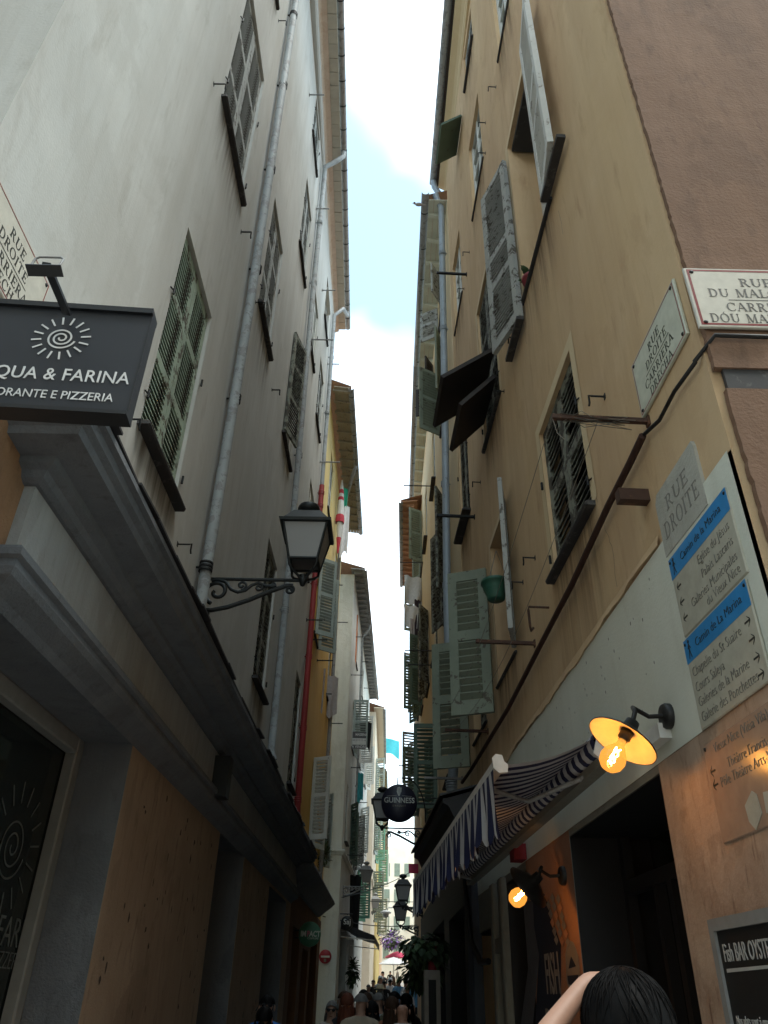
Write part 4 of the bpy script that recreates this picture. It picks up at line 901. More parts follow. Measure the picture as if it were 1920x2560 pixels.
pipe(R1, [gp, gp + Vector((.01, 0, -.2)), gp + Vector((.10, 0, -.42)), WR.P(9.9, 15.95, .22), WR.P(10.0, 15.7, .09), WR.P(10.0, 15.2, .09), WR.P(10.3, 11, .09), WR.P(10.75, 7, .09), WR.P(10.8, 5.8, .09)], .062, 'blue_grey_pipe', [WR.P(10.05, 14.3, .09), WR.P(10.2, 12.33, .09), WR.P(10.4, 10.75, .09), WR.P(10.6, 9.05, .09), WR.P(10.75, 7.2, .09)], W=WR)
pipe(R1, [WR.P(10.55, 4.6, .09), WR.P(10.6, 4.3, .09), WR.P(10.6, 4.1, .12), WR.P(10.6, 3.2, .12)], .07, 'blue_grey_pipe', [WR.P(10.6, 4.12, .12)])
# cracks and iron dowels are geometry: a stub of iron bar
m = MB(WR.M(3.3, 3.92, 0)); m.box(-.03, .03, -.02, .16, -.035, .035); part('iron_stub', m, 'rusty_iron', R1)
# the dark flap window
ops2 = DW
flap(R1, WR, 6.5, 7.40, 8.15, .78, 52, 'dark_wood'); flap(R1, WR, 6.52, 7.38, 7.75, .62, 42, 'dark_wood')
# small awning window under the eaves
flap(R1, WR, 7.55, 8.3, 14.9, .5, 48, 'dark_green_shutter')
ops_note = None

# ================================================================== RIGHT: second house with the white soffit
WR2 = Wall(1.5 - 9.75 * math.tan(R(2.07)), 9.75, .25, -1)
R2 = thing('pale_ochre_house', 'long pale ochre house with white boarded eaves past the blue downpipe', 'house', (1.15, 9.75, 0))
ops = []
def win4(P, W, y0, y1, z0, z1, mat, mode, pitch=.075):
    win3(P, W, y0, y1, z0, z1, mat, mode, pitch)
win4(R2, WR2, 11.75, 12.75, 7.45, 9.5, 'weathered_shutter', (155, 160))
win4(R2, WR2, 11.5, 12.5, 11.6, 13.3, 'pale_green_shutter', (160, 60))
win4(R2, WR2, 14.3, 15.2, 11.8, 13.6, 'white_shutter', 'c')
win4(R2, WR2, 14.6, 15.5, 7.7, 9.6, 'weathered_shutter', 'c')
win4(R2, WR2, 17.4, 18.3, 8.0, 9.9, 'weathered_shutter', (150, 158))
win4(R2, WR2, 17.6, 18.5, 12.2, 14.0, 'white_shutter', 'c')
win4(R2, WR2, 20.2, 21.0, 8.4, 10.4, 'dark_green_shutter', (120, 150))
win4(R2, WR2, 19.8, 20.7, 12.6, 14.4, 'pale_green_shutter', (120, 150))
win4(R2, WR2, 11.4, 12.3, 14.3, 15.2, 'grey_shutter', (150, 120))
win4(R2, WR2, 14.2, 15.0, 14.3, 15.2, 'dark_wood', (150, 110))
win4(R2, WR2, 12.0, 12.9, 4.6, 6.2, 'weathered_shutter', 'c')
win4(R2, WR2, 15.0, 15.9, 4.7, 6.3, 'dark_green_shutter', (88, 160))
SH4 = [(10.9, 13.2, -.3, 2.7, .6), (14.2, 17.5, -.3, 2.8, .6)]
m = MB(); wall_mesh(m, WR2, 9.75, 22, 3.4, 15.6, ops); block(m, WR2, 9.75, 22, -.3, 15.6, 0, 8); part('wall', m, 'pale_ochre_render', R2)
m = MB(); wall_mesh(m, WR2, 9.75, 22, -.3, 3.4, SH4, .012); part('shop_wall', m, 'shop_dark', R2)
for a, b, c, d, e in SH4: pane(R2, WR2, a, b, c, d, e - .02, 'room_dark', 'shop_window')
def r2(y, off):
    k = .63 + (.69 - .63) * (y - 9.8) / 5.1 if y < 14.9 else .69 + .15 * (y - 14.9) / 7.1
    return k + off
seg = [(9.85, 14.9), (14.9, 22.1)]
for j in range(4):
    m = MB(); o0, o1 = .15 + j * .115, .15 + j * .115 + .108
    for a, b in seg:
        q = [Vector((r2(a, o0), a, 15.74)), Vector((r2(b, o0), b, 15.74)), Vector((r2(b, o1), b, 15.74)), Vector((r2(a, o1), a, 15.74))]; q2 = [p + Vector((0, 0, .02)) for p in q]
        m.add(q + q2, [(0, 1, 2, 3), (4, 5, 6, 7), (0, 1, 5, 4), (2, 3, 7, 6), (0, 3, 7, 4), (1, 2, 6, 5)])
    part('soffit_board', m, 'soffit_white', R2)
yb = 10.2
while yb < 22:
    m = MB(Tm(r2(yb, 0), yb, 15.70)); m.prism([(.16, .035), (.62, .035), (.62, -.12), (.50, -.085), (.20, -.02), (.16, 0)], -.04, .04); part('eave_bracket', m, 'soffit_white', R2); yb += .62
gutter(R2, [(r2(9.75, .075), 9.75, 15.86), (r2(14.9, .075), 14.9, 15.86), (r2(22.1, .075), 22.1, 15.86)], .078, 'zinc', .9)
m = MB()
for a, b in seg: m.quad((r2(a, .08), a, 15.9), (r2(b, .08), b, 15.9), (5, b, 17.6), (5, a, 17.6))
part('roof', m, 'terracotta', R2)
gp = Vector((r2(22.0, .08), 22.0, 15.8)); pipe(R2, [gp, gp + Vector((0, 0, -.25)), WR2.P(21.8, 15.0, .1), WR2.P(21.8, 10, .08)], .05, 'white_wood', [])
# dark shop canopy beyond the striped awning
CN = thing('shop_canopy', 'black timber shop canopy just past the striped awning', 'canopy', (.9, 9.4, 3.2))
m = MB(WR.M(8.75, 3.25, 0)); m.prism_x([(0, .42), (.42, .30), (.46, .30), (.46, .25), (.40, .22), (.34, .10), (.10, .02), (0, 0)], 0, 3.9); part('canopy_body', m, 'tarp_black', CN)
m = MB(WR.M(8.7, 3.62, 0)); m.add([(0, 0, .08), (4.0, 0, .08), (4.0, .50, -.06), (0, .50, -.06), (0, 0, .10), (4.0, 0, .10), (4.0, .50, -.035), (0, .50, -.035)], [(0, 1, 2, 3), (4, 5, 6, 7), (0, 1, 5, 4), (1, 2, 6, 5), (2, 3, 7, 6), (3, 0, 4, 7)]); part('canopy_top', m, 'black_paint', CN)
# ================================================================== RIGHT: further houses
WR3 = Wall(1.24, 22.1, 1.3, -1)
R3 = thing('orange_far_house', 'orange house with a tiled overhang beyond the white boarded eaves', 'house', (1.24, 22.1, .3))
ops = []
for yy, zz, mt, md in ((24, 9.5, 'dark_green_shutter', (110, 150)), (24, 6.5, 'dark_green_shutter', (110, 150)), (27.5, 8.0, 'grey_shutter', (110, 150)), (27.5, 11.0, 'grey_shutter', (120, 150)), (24, 12.2, 'pale_green_shutter', (110, 150))):
    win3(R3, WR3, yy, yy + 1.0, zz, zz + 1.8, mt, md, .1)
m = MB(); wall_mesh(m, WR3, 22.1, 31, .1, 15.0, ops); block(m, WR3, 22.1, 31, .1, 15.0, 0, 6); part('wall', m, 'peach_render', R3)
e0, e1 = on_z('V', 172, 975, 14.9), on_z('V', 176, 1560, 14.9)
eave3(R3, Wall(e0.x + .42, e0.y, math.degrees(math.atan2(e1.x - e0.x, e1.y - e0.y)), -1), e0.y, e1.y, 14.9, .42, 'terracotta', 'zinc', .35, .14)
WR4 = Wall(6.0, 31, .5, -1)
R4 = thing('grey_far_house', 'grey rendered house behind the round pub sign', 'house', (1.42, 31, .6))
ops = []
for yy, zz in ((33, 5.0), (33, 7.7), (37, 5.0), (37, 7.7), (42, 5.2), (42, 8)): win3(R4, WR4, yy, yy + 1.0, zz, zz + 1.7, 'grey_green_shutter', (110, 150), .12)
m = MB(); wall_mesh(m, WR4, 31, 50, .5, 10.2, ops); block(m, WR4, 31, 50, .5, 10.2, 0, 6); part('wall', m, 'grey_render_side', R4)
eave3(R4, WR4, 31, 50, 10.3, .4, 'zinc', 'zinc', 1.5)
WR5 = Wall(6.2, 50.2, .3, -1)
R5 = thing('yellow_far_house', 'pale yellow house closing the far right side of the street', 'house', (1.6, 50.2, 1.4))
ops = []
for yy, zz in ((53, 5.5), (58, 6), (64, 6)): win3(R5, WR5, yy, yy + 1.1, zz, zz + 1.7, 'white_shutter', (110, 150), .2)
m = MB(); wall_mesh(m, WR5, 50.2, 90, 1.3, 9, ops); block(m, WR5, 50.2, 90, 1.3, 9, 0, 6); part('wall', m, 'yellow_render', R5)
eave3(R5, WR5, 50.2, 90, 9.1, .4, 'soffit_wood', 'zinc', 3)
EH = thing('end_house', 'pale house far away where the street bends', 'house', (1, 92, 3))
m = MB(); m.box(-6, 12, 92, 98, 2, 16); part('wall', m, 'cream_render', EH)
for x in (-.1, 1.0, 2.1, 3.2, 4.3):
    for z in (5.2, 7.8, 10.4, 13.0): part('window', MB().box(x, x + .6, 91.95, 92.0, z, z + 1.3), 'pale_green_shutter', EH)
# houses behind the viewer, across the lane
for nm, lb, a, b, mt in (('lane_house', 'house behind the viewer on the left of the crossing', -9, -1.75, 'cream_render'), ('lane_house', 'house behind the viewer on the right of the crossing', 1.55, 9, 'ochre_render')):
    o = thing(nm, lb, 'house', ((a + b) / 2, -3.4, 0)); part('wall', MB().box(a, b, -14, -3.0, -.3, 13.0), mt, o)
    part('roof', MB().add([(a - .3, -14, 13.0), (b + .3, -14, 13.0), (b + .3, -2.7, 13.0), (a - .3, -2.7, 13.0), ((a + b) / 2, -8, 14.5)], [(0, 1, 4), (1, 2, 4), (2, 3, 4), (3, 0, 4), (0, 1, 2, 3)]), 'terracotta', o)

# ================================================================== SIGNS
def board(parent, M, w, h, t, mat, name='panel', b=.004):
    """flat board centred in the frame's x,y plane, its face at z = 0"""
    m = MB(M @ Matrix(((1, 0, 0, 0), (0, 0, 1, 0), (0, 1, 0, 0), (0, 0, 0, 1)))); m.bev(-w / 2, w / 2, -t, 0, -h / 2, h / 2, b)
    return part(name, m, mat, parent)
def rim(parent, M, w, h, d, t, mat, z=.0008, name='border'):
    m = MB(M)
    a, b = w / 2 - d, h / 2 - d
    for x0, x1, y0, y1 in ((-a, a, b - t, b), (-a, a, -b, -b + t), (-a, -a + t, -b + t, b - t), (a - t, a, -b + t, b - t)): m.plate([(x0, y0), (x1, y0), (x1, y1), (x0, y1)], .0003, z)
    return part(name, m, mat, parent)
def screws(parent, M, pts, r=.008, mat='dark_iron'):
    for x, y in pts:
        m = MB(M); m.lathe([(0, .006), (r * .7, .005), (r, 0), (r, -.004)], 8, (x, y, 0)); part('screw', m, mat, parent)
# pizzeria box sign
SGN = thing('pizzeria_sign', 'black box sign with white sun and lettering over the cornice corner', 'sign', (-.79, 1.83, 3.15))
xd = Vector((1, .056, 0)).normalized()
rt = on_y('I', 1318, 1235, 1.83); rb = on_y('I', 1125, 2070, 1.83); cl = on_y('I', 520, 1455, 1.805)
hw = (rt.x - cl.x); cx = Vector((cl.x, 1.80, (rt.z + rb.z) / 2)); hs = rt.z - rb.z
MS = frame(cx, xd, (0, 0, 1))
m = MB(MS); m.box(-hw, hw, -hs / 2, hs / 2, -.05, 0); part('box', m, 'sign_black', SGN)
m = MB(MS); m.box(-hw - .006, hw + .006, hs / 2, hs / 2 + .022, -.056, .012); m.box(-hw - .006, hw + .006, -hs / 2 - .014, -hs / 2, -.056, .010); m.box(hw, hw + .006, -hs / 2, hs / 2, -.053, .002); part('edge_trim', m, 'black_paint', SGN)
sun_logo(SGN, MS @ Tm(0, hs * .19, .001), .094, 'sign_white', tw=.062)
def at_sign(k, x, y): p = MS.inverted() @ on_y(k, x, y, 1.81); return p.x, p.y
ax, ay = at_sign('I', 1145, 1760); text('ACQUA & FARINA', MS @ Tm(.0, ay + .004, .001), .070, 'sign_white', SGN, xs=.86, weight=.0002, spacing=1.03)
ax, ay = at_sign('I', 1010, 1930); text('RISTORANTE E PIZZERIA', MS @ Tm(0, ay + .004, .001), .046, 'sign_white', SGN, xs=.86, weight=.0)
p0 = on_y('I', 580, 1190, 1.78); p1 = on_y('I', 400, 760, 1.52)
m = MB(); m.obox(frame((p0 + p1) / 2, (p1 - p0), (0, 0, 1)), (p1 - p0).length, .012, .024); part('lamp_arm', m, 'black_paint', SGN)
lm = thing('sign_floodlight', 'small black floodlight on an arm above the pizzeria sign', 'light', p1)
m = MB(frame(p1 + Vector((0, .01, -.012)), (1, 0, 0), (0, .35, 1))); m.bev(-.040, .040, -.007, .007, -.012, .012, .004); m.box(-.055, .050, -.011, -.007, -.018, .018); part('lamp_body', m, 'black_paint', lm)
m = MB(frame(p1, (1, 0, 0), (0, .2, 1))); m.tube([(-.042, -.01, 0), (-.042, .030, 0), (-.032, .040, 0), (.032, .040, 0), (.042, .030, 0), (.042, -.01, 0)], .0035, 6); part('yoke', m, 'zinc', lm)

def plaque(name, label, M, w, h, lines, face, trim, lettermat, rule=True, gap=.055, yshift=0):
    t = thing(name, label, 'street sign', M.translation)
    board(t, M, w, h, .014, face, 'plate'); rim(t, M, w, h, .012, .006 if trim == 'thin' else .012, 'enamel_red'); 
    y = h * .32 + yshift
    for s, hh, wd in lines:
        if s == '-':
            m = MB(M); m.plate([(-wd / 2, y - .002), (wd / 2, y - .002), (wd / 2, y + .002), (-wd / 2, y + .002)], .0003, .0012); part('rule', m, lettermat, t); y -= hh
        else: serif(s, M @ Tm(0, y - hh, .0004), hh, lettermat, t, wd); y -= hh * 1.0 + gap * h
    screws(t, M, [(sx * (w / 2 - .035), sy * (h / 2 - .03)) for sx in (-1, 1) for sy in (-1, 1)], .011)
    return t
RD = [('RUE', .052, .15), ('DROITE', .052, .28), ('-', .020, .32), ('CARRIERA', .052, .38), ('DRECHA', .052, .30)]
pl = WL.P(2.22, 4.365, .018); plaque('street_name_plaque', 'cream street plaque partly hidden behind the pizzeria sign', frame(pl, WL.u, (0, 0, 1)), .64, .385, RD, 'enamel_white', 'thin', 'letter_black')
a, za = WR.px('H', 825, 195, .02); b, zb = WR.px('H', 565, 1410, .02)
plaque('street_name_plaque', 'cream street plaque with red edge high on the ochre wall', frame(WR.P((a + b) / 2, (za + zb) / 2, .018), -WR.u, (0, 0, 1)), abs(b - a), za - zb, RD, 'enamel', 'thin', 'letter_green')
c0 = on_y('H', 925, 100, 2.40); c1 = on_y('H', 1065, 608, 2.40); hh = c0.z - c1.z; ww = .64
plaque('street_name_plaque', 'white lane plaque with red border on the dark stucco side wall', frame(((c0.x + c1.x) / 2 + ww / 2, 2.40, (c0.z + c1.z) / 2), (1, 0, 0), (0, 0, 1)), ww, hh,
       [('RUE', hh * .135, .15), ('DU MALONAT', hh * .135, .47), ('-', hh * .05, .30), ('CARRIERA', hh * .135, .34), ('DÓU MALOUNAT', hh * .135, .52)], 'enamel_white', 'thick', 'letter_black', gap=.05)
# worn marble plaque
mpts = [WR.px('H', 970, 1590, .03), WR.px('H', 655, 2085, .03), WR.px('M', 750, 835, .03), WR.px('M', 1105, 345, .03)]
my0, my1 = (mpts[0][0] + mpts[3][0]) / 2, (mpts[1][0] + mpts[2][0]) / 2; mz1, mz0 = (mpts[0][1] + mpts[1][1]) / 2, (mpts[2][1] + mpts[3][1]) / 2
MP = frame(WR.P((my0 + my1) / 2, (mz0 + mz1) / 2, .016), -WR.u, (0, 0, 1)); mw, mh = my1 - my0, mz1 - mz0
t = thing('marble_plaque', 'old chipped marble plaque with worn letters under the ochre wall', 'plaque', MP.translation)
m = MB(MP); cpts = [(-mw / 2 + .03, mh / 2), (mw / 2 - .01, mh / 2), (mw / 2, mh / 2 - .03), (mw / 2, -mh / 2), (-mw / 2, -mh / 2 + .01), (-mw / 2, mh / 2 - .04)]; m.plate(cpts, -.025, 0); part('slab', m, 'old_marble', t)
serif('RUE', MP @ Tm(.0, mh * .08, .0004), .075, 'letter_worn', t, .26); serif('DROITE', MP @ Tm(.0, -mh * .27, .0004), .085, 'letter_worn', t, .40)
# direction panels
def rectpx(tl, tr, bl, o):
    a, b, c = WR.px(*tl, o), WR.px(*tr, o), WR.px(*bl, o); return min(a[0], b[0]), max(a[0], c[0]), c[1], (a[1] + b[1]) / 2
def walker(M, s, mat, P):
    m = MB(M)
    m.lathe([(0, .001), (.10 * s, .001), (.10 * s, 0)], 10, (0, .42 * s, 0))
    for x0, y0, x1, y1, t in ((0, .3, -.02, 0, .11), (-.02, .02, .14, -.46, .07), (-.02, .02, -.16, -.46, .07), (0, .26, .17, .02, .055), (0, .26, -.16, .06, .055)):
        d = Vector((x1 - x0, y1 - y0, 0)); n = Vector((-d.y, d.x, 0)).normalized() * t / 2
        m.plate([((x0 + n.x) * s, (y0 + n.y) * s), ((x1 + n.x) * s, (y1 + n.y) * s), ((x1 - n.x) * s, (y1 - n.y) * s), ((x0 - n.x) * s, (y0 - n.y) * s)], 0, .001)
    part('walking_figure', m, mat, P)
def arrow(M, s, d, mat, P):
    m = MB(M); t = .16 * s
    m.plate([(-.5 * s * d, -t / 2), (.5 * s * d, -t / 2), (.5 * s * d, t / 2), (-.5 * s * d, t / 2)], 0, .001)
    for sg in (1, -1):
        m.plate([(.5 * s * d, 0), (.5 * s * d - .05 * s * d, sg * t), (.1 * s * d - .1 * s * d, sg * .45 * s + sg * t * .3), (.12 * s * d, sg * .32 * s)], .0002, .0012)
    part('arrow', m, mat, P)
y0, y1, z0, z1 = rectpx(('M', 800, 850), ('M', 1280, 190), ('M', 935, 1500), .02)
def dirpanel(label, y0, y1, z0, z1, title, lines, arrows, face, o, side):
    w, h = y1 - y0, z1 - z0; M = frame(WR.P((y0 + y1) / 2, (z0 + z1) / 2, o), -WR.u, (0, 0, 1)); t = thing('direction_panel', label, 'direction sign', M.translation)
    board(t, M, w, h, .008, face, 'plate')
    if title:
        bh = h * .27; m = MB(M); m.plate([(-w / 2, h / 2 - bh), (w / 2, h / 2 - bh), (w / 2, h / 2), (-w / 2, h / 2)], .0003, .0012); part('blue_band', m, 'panel_blue', t)
        text(title, M @ Tm(.03, h / 2 - bh / 2, .0016), .055, 'letter_black', t, weight=-.0008); walker(M @ Tm(-w / 2 + .05, h / 2 - bh / 2, .0016), bh * .8, 'letter_black', t)
    for s, fx, fy, al, sz in lines: text(s, M @ Tm(fx * w / 2, fy * h / 2, .0008), sz, 'letter_brown', t, align=al, weight=-.0016, xs=.88)
    for fx, fy, d in arrows: arrow(M @ Tm(fx * w / 2, fy * h / 2, .0006), .045, d, 'letter_black', t)
    screws(t, M, [(sx * (w / 2 - .015), h / 2 - .02) for sx in (-1, 1)], .009)
    return M
dirpanel('upper cream direction panel with blue band and left arrows', y0, y1, z0, z1, 'Camin de la Marina',
         [('Eglise du Jésus', .88, .22, 'RIGHT', .062), ('Palais Lascaris', .88, -.14, 'RIGHT', .062), ('Galeries Municipales', .88, -.50, 'RIGHT', .062), ('du Vieux Nice', .88, -.78, 'RIGHT', .062)], [(-.82, .18, -1), (-.82, -.22, -1), (-.82, -.62, -1)], 'panel_plastic', .02, -1)
y0b, y1b, z0b, z1b = rectpx(('M', 935, 1540), ('M', 1455, 985), ('N', 845, 235), .024)
dirpanel('lower cream direction panel with blue band and right arrows', y0b, y1b, z0b, z1b, 'Camin de La Marina',
         [('Chapelle du St Suaire', -.9, .20, 'LEFT', .062), ('Cours Saleya', -.9, -.14, 'LEFT', .062), ('Galeries de la Marine', -.9, -.46, 'LEFT', .062), ('Galerie des Ponchettes', -.9, -.78, 'LEFT', .062)], [(.82, .24, 1), (.82, -.12, 1), (.82, -.48, 1), (.82, -.80, 1)], 'panel_plastic', .024, 1)
y0c, y1c, z0c, z1c = rectpx(('N', 860, 310), ('N', 1295, 60), ('N', 990, 1000), .02)
y0c = y1c - .66
MD = dirpanel('brownish direction panel lit by the gooseneck lamp', y0c, y1c, z0c, z1c, None, [('Vieux Nice (Vièia Vila)', -.72, .80, 'LEFT', .058), ('Théâtre Francis-Gag', -.45, .38, 'LEFT', .058), ('Pôle Théâtre Arts-Vivants', -.72, .10, 'LEFT', .058)], [(-.86, .40, -1), (-.86, .12, -1)], 'panel_clear', .02, -1)
# ------------------------------------------------------------------ round projecting signs
def disc_sign(t, M, r, th, mat, rimmat=None):
    m = MB(M); m.lathe([(0, th / 2), (r * .97, th / 2), (r, th / 2 - .012), (r, -th / 2 + .012), (r * .97, -th / 2), (0, -th / 2)], 40); part('disc', m, mat, t)
gc = on_y('T', 1055, 690, 14.0); MG = frame(gc, (1, 0, 0), (0, 0, 1))
t = thing('pub_sign', 'round black pub sign with harp and cream lettering on an iron hook', 'sign', (gc.x, gc.y, gc.z - .32))
disc_sign(t, MG, .315, .10, 'pub_navy')
text('GUINNESS', MG @ Tm(0, .035, .051), .125, 'pub_cream', t, weight=.002, xs=.92); text('DRAUGHT', MG @ Tm(0, -.055, .051), .042, 'cord_grey', t, spacing=1.25)
m = MB(MG @ Tm(0, .185, .051))
hp = [(-.035, .07), (.0, .085), (.03, .06), (.04, .08), (.035, 0), (.0, -.075), (-.02, -.07), (-.045, .0)]
m.plate(hp, 0, .002); part('harp_emblem', m, 'pub_cream', t)
for k in (-.012, .004, .02):
    m = MB(MG @ Tm(0, .185, .0535)); m.plate([(k, -.05), (k + .004, -.05), (k + .004, .055), (k, .055)], 0, .001); part('harp_string', m, 'pub_navy', t)
for sx in (-1, 1):
    m = MB(MG @ Tm(0, .115, .051)); m.plate([(sx * .05, 0), (sx * .22, -.012), (sx * .22, -.008), (sx * .05, .005)], 0, .001); part('flourish', m, 'pub_cream', t)
wx = WR2.P(14.0, gc.z, 0).x
m = MB(); pts = [(gc.x - .03, 14.0, gc.z + .31), (gc.x - .03, 14.0, gc.z + .43), (gc.x + .10, 14.0, gc.z + .43)]
pts += [(gc.x + .10 + .36 * math.sin(q), 14.0, gc.z + .43 - .62 * (1 - math.cos(q))) for q in [R(12 * i) for i in range(1, 8)]]; m.tube(pts, .012, 6); m.tube([pts[-1], (pts[-1][0], 14.0, gc.z - .32)], .012, 6); m.tube([(gc.x + .3, 14, gc.z), (wx, 14, gc.z)], .012, 6); m.tube([(pts[-1][0], 14, gc.z + .1), (wx, 14, gc.z + .1)], .012, 6)
part('hook_bracket', m, 'dark_iron', t)
ic = on_y('L', 920, 1460, 16.0); MI = frame(ic, (1, .0, 0), (0, 0, 1)); t = thing('hairdresser_sign', 'round green hairdresser sign on the brown shop wall', 'sign', ic)
disc_sign(t, MI, .205, .06, 'impact_green')
text('IM', MI @ Tm(-.115, .0, .031), .125, 'impact_pale', t, xs=.8, weight=.004); text('P', MI @ Tm(-.025, .0, .031), .125, 'impact_pink', t, xs=.8, weight=.004); text('ACT', MI @ Tm(.095, .0, .031), .125, 'impact_pale', t, xs=.8, weight=.004)
text('COIFFURE', MI @ Tm(.065, -.07, .031), .045, 'impact_pale', t)
m = MB(); m.tube([ic + Vector((-.2, .02, .06)), (WL.P(16, 0, 0).x, 16.02, ic.z + .06)], .012, 6); m.tube([ic + Vector((-.2, .02, -.06)), (WL.P(16, 0, 0).x, 16.02, ic.z - .06)], .012, 6); part('bracket', m, 'dark_iron', t)
nc = on_y('L', 1050, 1648, 23.45); MN = frame((nc.x, 23.45, nc.z), (1, 0, 0), (0, 0, 1)); t = thing('no_entry_sign', 'round red no entry sign with white bar on the white house', 'road sign', nc)
disc_sign(t, MN, .165, .03, 'road_red'); m = MB(MN); m.plate([(-.115, -.022), (.115, -.022), (.115, .022), (-.115, .022)], .0152, .017); part('white_bar', m, 'road_white', t)
m = MB(MN); m.plate([(-.03, -.12), (.03, -.12), (.03, -.05), (-.03, -.05)], .0152, .0165); part('sticker', m, 'cord_grey', t)
sc_ = on_y('Q', 822, 820, 24.0); MSJ = frame(sc_, (1, 0, 0), (0, 0, 1)); t = thing('snack_sign', 'round black sign reading Saj above the black awning', 'sign', sc_)
disc_sign(t, MSJ, .175, .05, 'black_paint'); text('Saj', MSJ @ Tm(0, .02, .026), .19, 'road_white', t, weight=.002)
m = MB(); m.tube([sc_ + Vector((.15, 0, .22)), sc_ + Vector((-.3, 0, .22))], .014, 6); m.tube([sc_ + Vector((0, 0, .19)), sc_ + Vector((0, 0, .22))], .01, 6); part('bracket', m, 'dark_iron', t)
fy = 24.5; f0 = on_y('R', 838, 1780, fy); f1 = on_y('R', 972, 1960, fy); fw, fh = f1.x - f0.x, f0.z - f1.z; MF = frame(((f0.x + f1.x) / 2, fy, (f0.z + f1.z) / 2), (1, 0, 0), (0, 0, 1))
t = thing('for_sale_board', 'grey and white for sale board on the white house', 'sign', MF.translation)
board(t, MF, fw, fh, .03, 'sale_white', 'plate')
for y0_, y1_ in ((.12, .5), (-.5, -.26)):
    m = MB(MF); m.plate([(-fw / 2, y0_ * fh), (fw / 2, y0_ * fh), (fw / 2, y1_ * fh), (-fw / 2, y1_ * fh)], .0004, .002); part('band', m, 'sale_grey', t)
text('MASSENA', MF @ Tm(fw * .14, fh * .33, .003), .11, 'road_white', t, weight=.002, xs=.8); text('04 22 13 13 14', MF @ Tm(0, fh * .0, .003), .085, 'sale_grey', t, xs=.8); text('A VENDRE', MF @ Tm(0, -fh * .38, .003), .12, 'road_white', t, weight=.002, xs=.8)

# ================================================================== LANTERNS
def spiral(cx, cz, r0, r1, a0, a1, n=22): return [(cx + (r0 + (r1 - r0) * i / n) * math.cos(R(a0 + (a1 - a0) * i / n)), cz + (r0 + (r1 - r0) * i / n) * math.sin(R(a0 + (a1 - a0) * i / n))) for i in range(n + 1)]
def lantern(label, base, s, direction, length, metal='lantern_paint', group='iron wall lanterns', bracket=True, glass='opal_glass', detail=True):
    """square street lantern standing on the end of a scrolled wall bracket; direction points from the wall to the lamp"""
    t = thing('street_lantern', label, 'lantern', base, group); d = Vector(direction).normalized(); side = Vector((0, 0, 1)).cross(d)
    M = frame(base, d, side) @ Matrix.Diagonal((s, s, s, 1))      # x along the arm, y across, z up
    sq = lambda r, z: [(r, r, z), (-r, r, z), (-r, -r, z), (r, -r, z)]
    b0, b1, z0, z1 = .125, .195, .16, .50
    m = MB(M)
    for i in range(4):
        p, q = Vector(sq(b0, z0)[i]), Vector(sq(b1, z1)[i]); m.tube([p, q], .012, 5)
    for r, z, k in ((b0, z0, .014), (b1, z1, .016)):
        c = sq(r, z)
        for i in range(4): m.tube([c[i], c[(i + 1) % 4]], k, 5)
    part('frame', m, metal, t)
    for i in range(4):
        j = (i + 1) % 4; m = MB(M); m.quad(Vector(sq(b0, z0)[i]) * 1, sq(b0, z0)[j], sq(b1, z1)[j], sq(b1, z1)[i]); part('pane', m, glass, t, fix=False)
    m = MB(M)
    rs = [(.225, .49), (.232, .515), (.20, .53), (.135, .63), (.12, .655)]
    for (ra, za), (rb, zb) in zip(rs, rs[1:]):
        A, B = sq(ra, za), sq(rb, zb)
        for i in range(4): m.quad(A[i], A[(i + 1) % 4], B[(i + 1) % 4], B[i])
    m.add(sq(.225, .49), [(0, 1, 2, 3)]); m.add(sq(.12, .655), [(0, 1, 2, 3)]); part('roof', m, metal, t)
    m = MB(M); m.lathe([(.05, .65), (.05, .69), (.085, .70), (.105, .73), (.095, .765), (.05, .79), (0, .80)], 16); part('chimney_cap', m, metal, t)
    m = MB(M)
    for i in range(4):
        a = R(45 + 90 * i); ca, sa = math.cos(a), math.sin(a)
        m.tube([(ca * r, sa * r, z) for r, z in ((.175, .165), (.165, .10), (.12, .06), (.06, .03), (.03, 0))], .013, 5)
    m.lathe([(.0, -.06), (.02, -.05), (.03, -.02), (.045, 0), (.03, .025), (.05, .04), (.02, .05)], 10); part('cradle', m, metal, t)
    if bracket:
        k = length / s; m = MB(M); m.tube([(-k, 0, 0), (0, 0, 0)], .016, 8); part('arm', m, metal, t)
        sc = k / .95; m = MB(M)
        def crv(pts, r): m.tube([((-k + x * sc), 0, z * sc) for x, z in pts], r, 6)
        crv([(0, -.30), (.03, -.33), (.10, -.335), (.25, -.30), (.45, -.22), (.65, -.12), (.80, -.06), (.86, -.06)] , .022)
        crv(spiral(.83, -.105, .045, .012, 90, -400), .013)
        crv(spiral(.13, -.14, .13, .03, 250, -200, 30), .018)
        crv([(.06, -.02), (.12, -.01), (.2, -.03), (.26, -.11), (.33, -.14), (.40, -.12), (.46, -.06), (.52, -.035), (.6, -.07), (.7, -.065)], .016)
        crv(spiral(.36, -.065, .05, .012, -90, 350), .012); crv(spiral(.53, -.085, .04, .012, 90, -350), .012); crv(spiral(.66, -.06, .03, .01, 90, -350), .010)
        crv([(.0, .04), (.015, -.1), (.0, -.2), (.02, -.3), (.05, -.36)], .018); crv(spiral(.035, -.375, .045, .012, 60, -340), .013)
        part('scrollwork', m, metal, t)
    return t
lb = Vector((-.715, 6.1, 4.83)); lantern('large black wall lantern on a scrolled bracket on the grey house', lb, 1.03, WL.n, lb.x - WL.P(6.1, 0, 0).x - .02)
lb = on_y('T', 912, 895, 15.0); lantern('black wall lantern half hidden behind the round pub sign', lb, .92, WR2.n, WR2.P(15, 0, 0).x - lb.x)
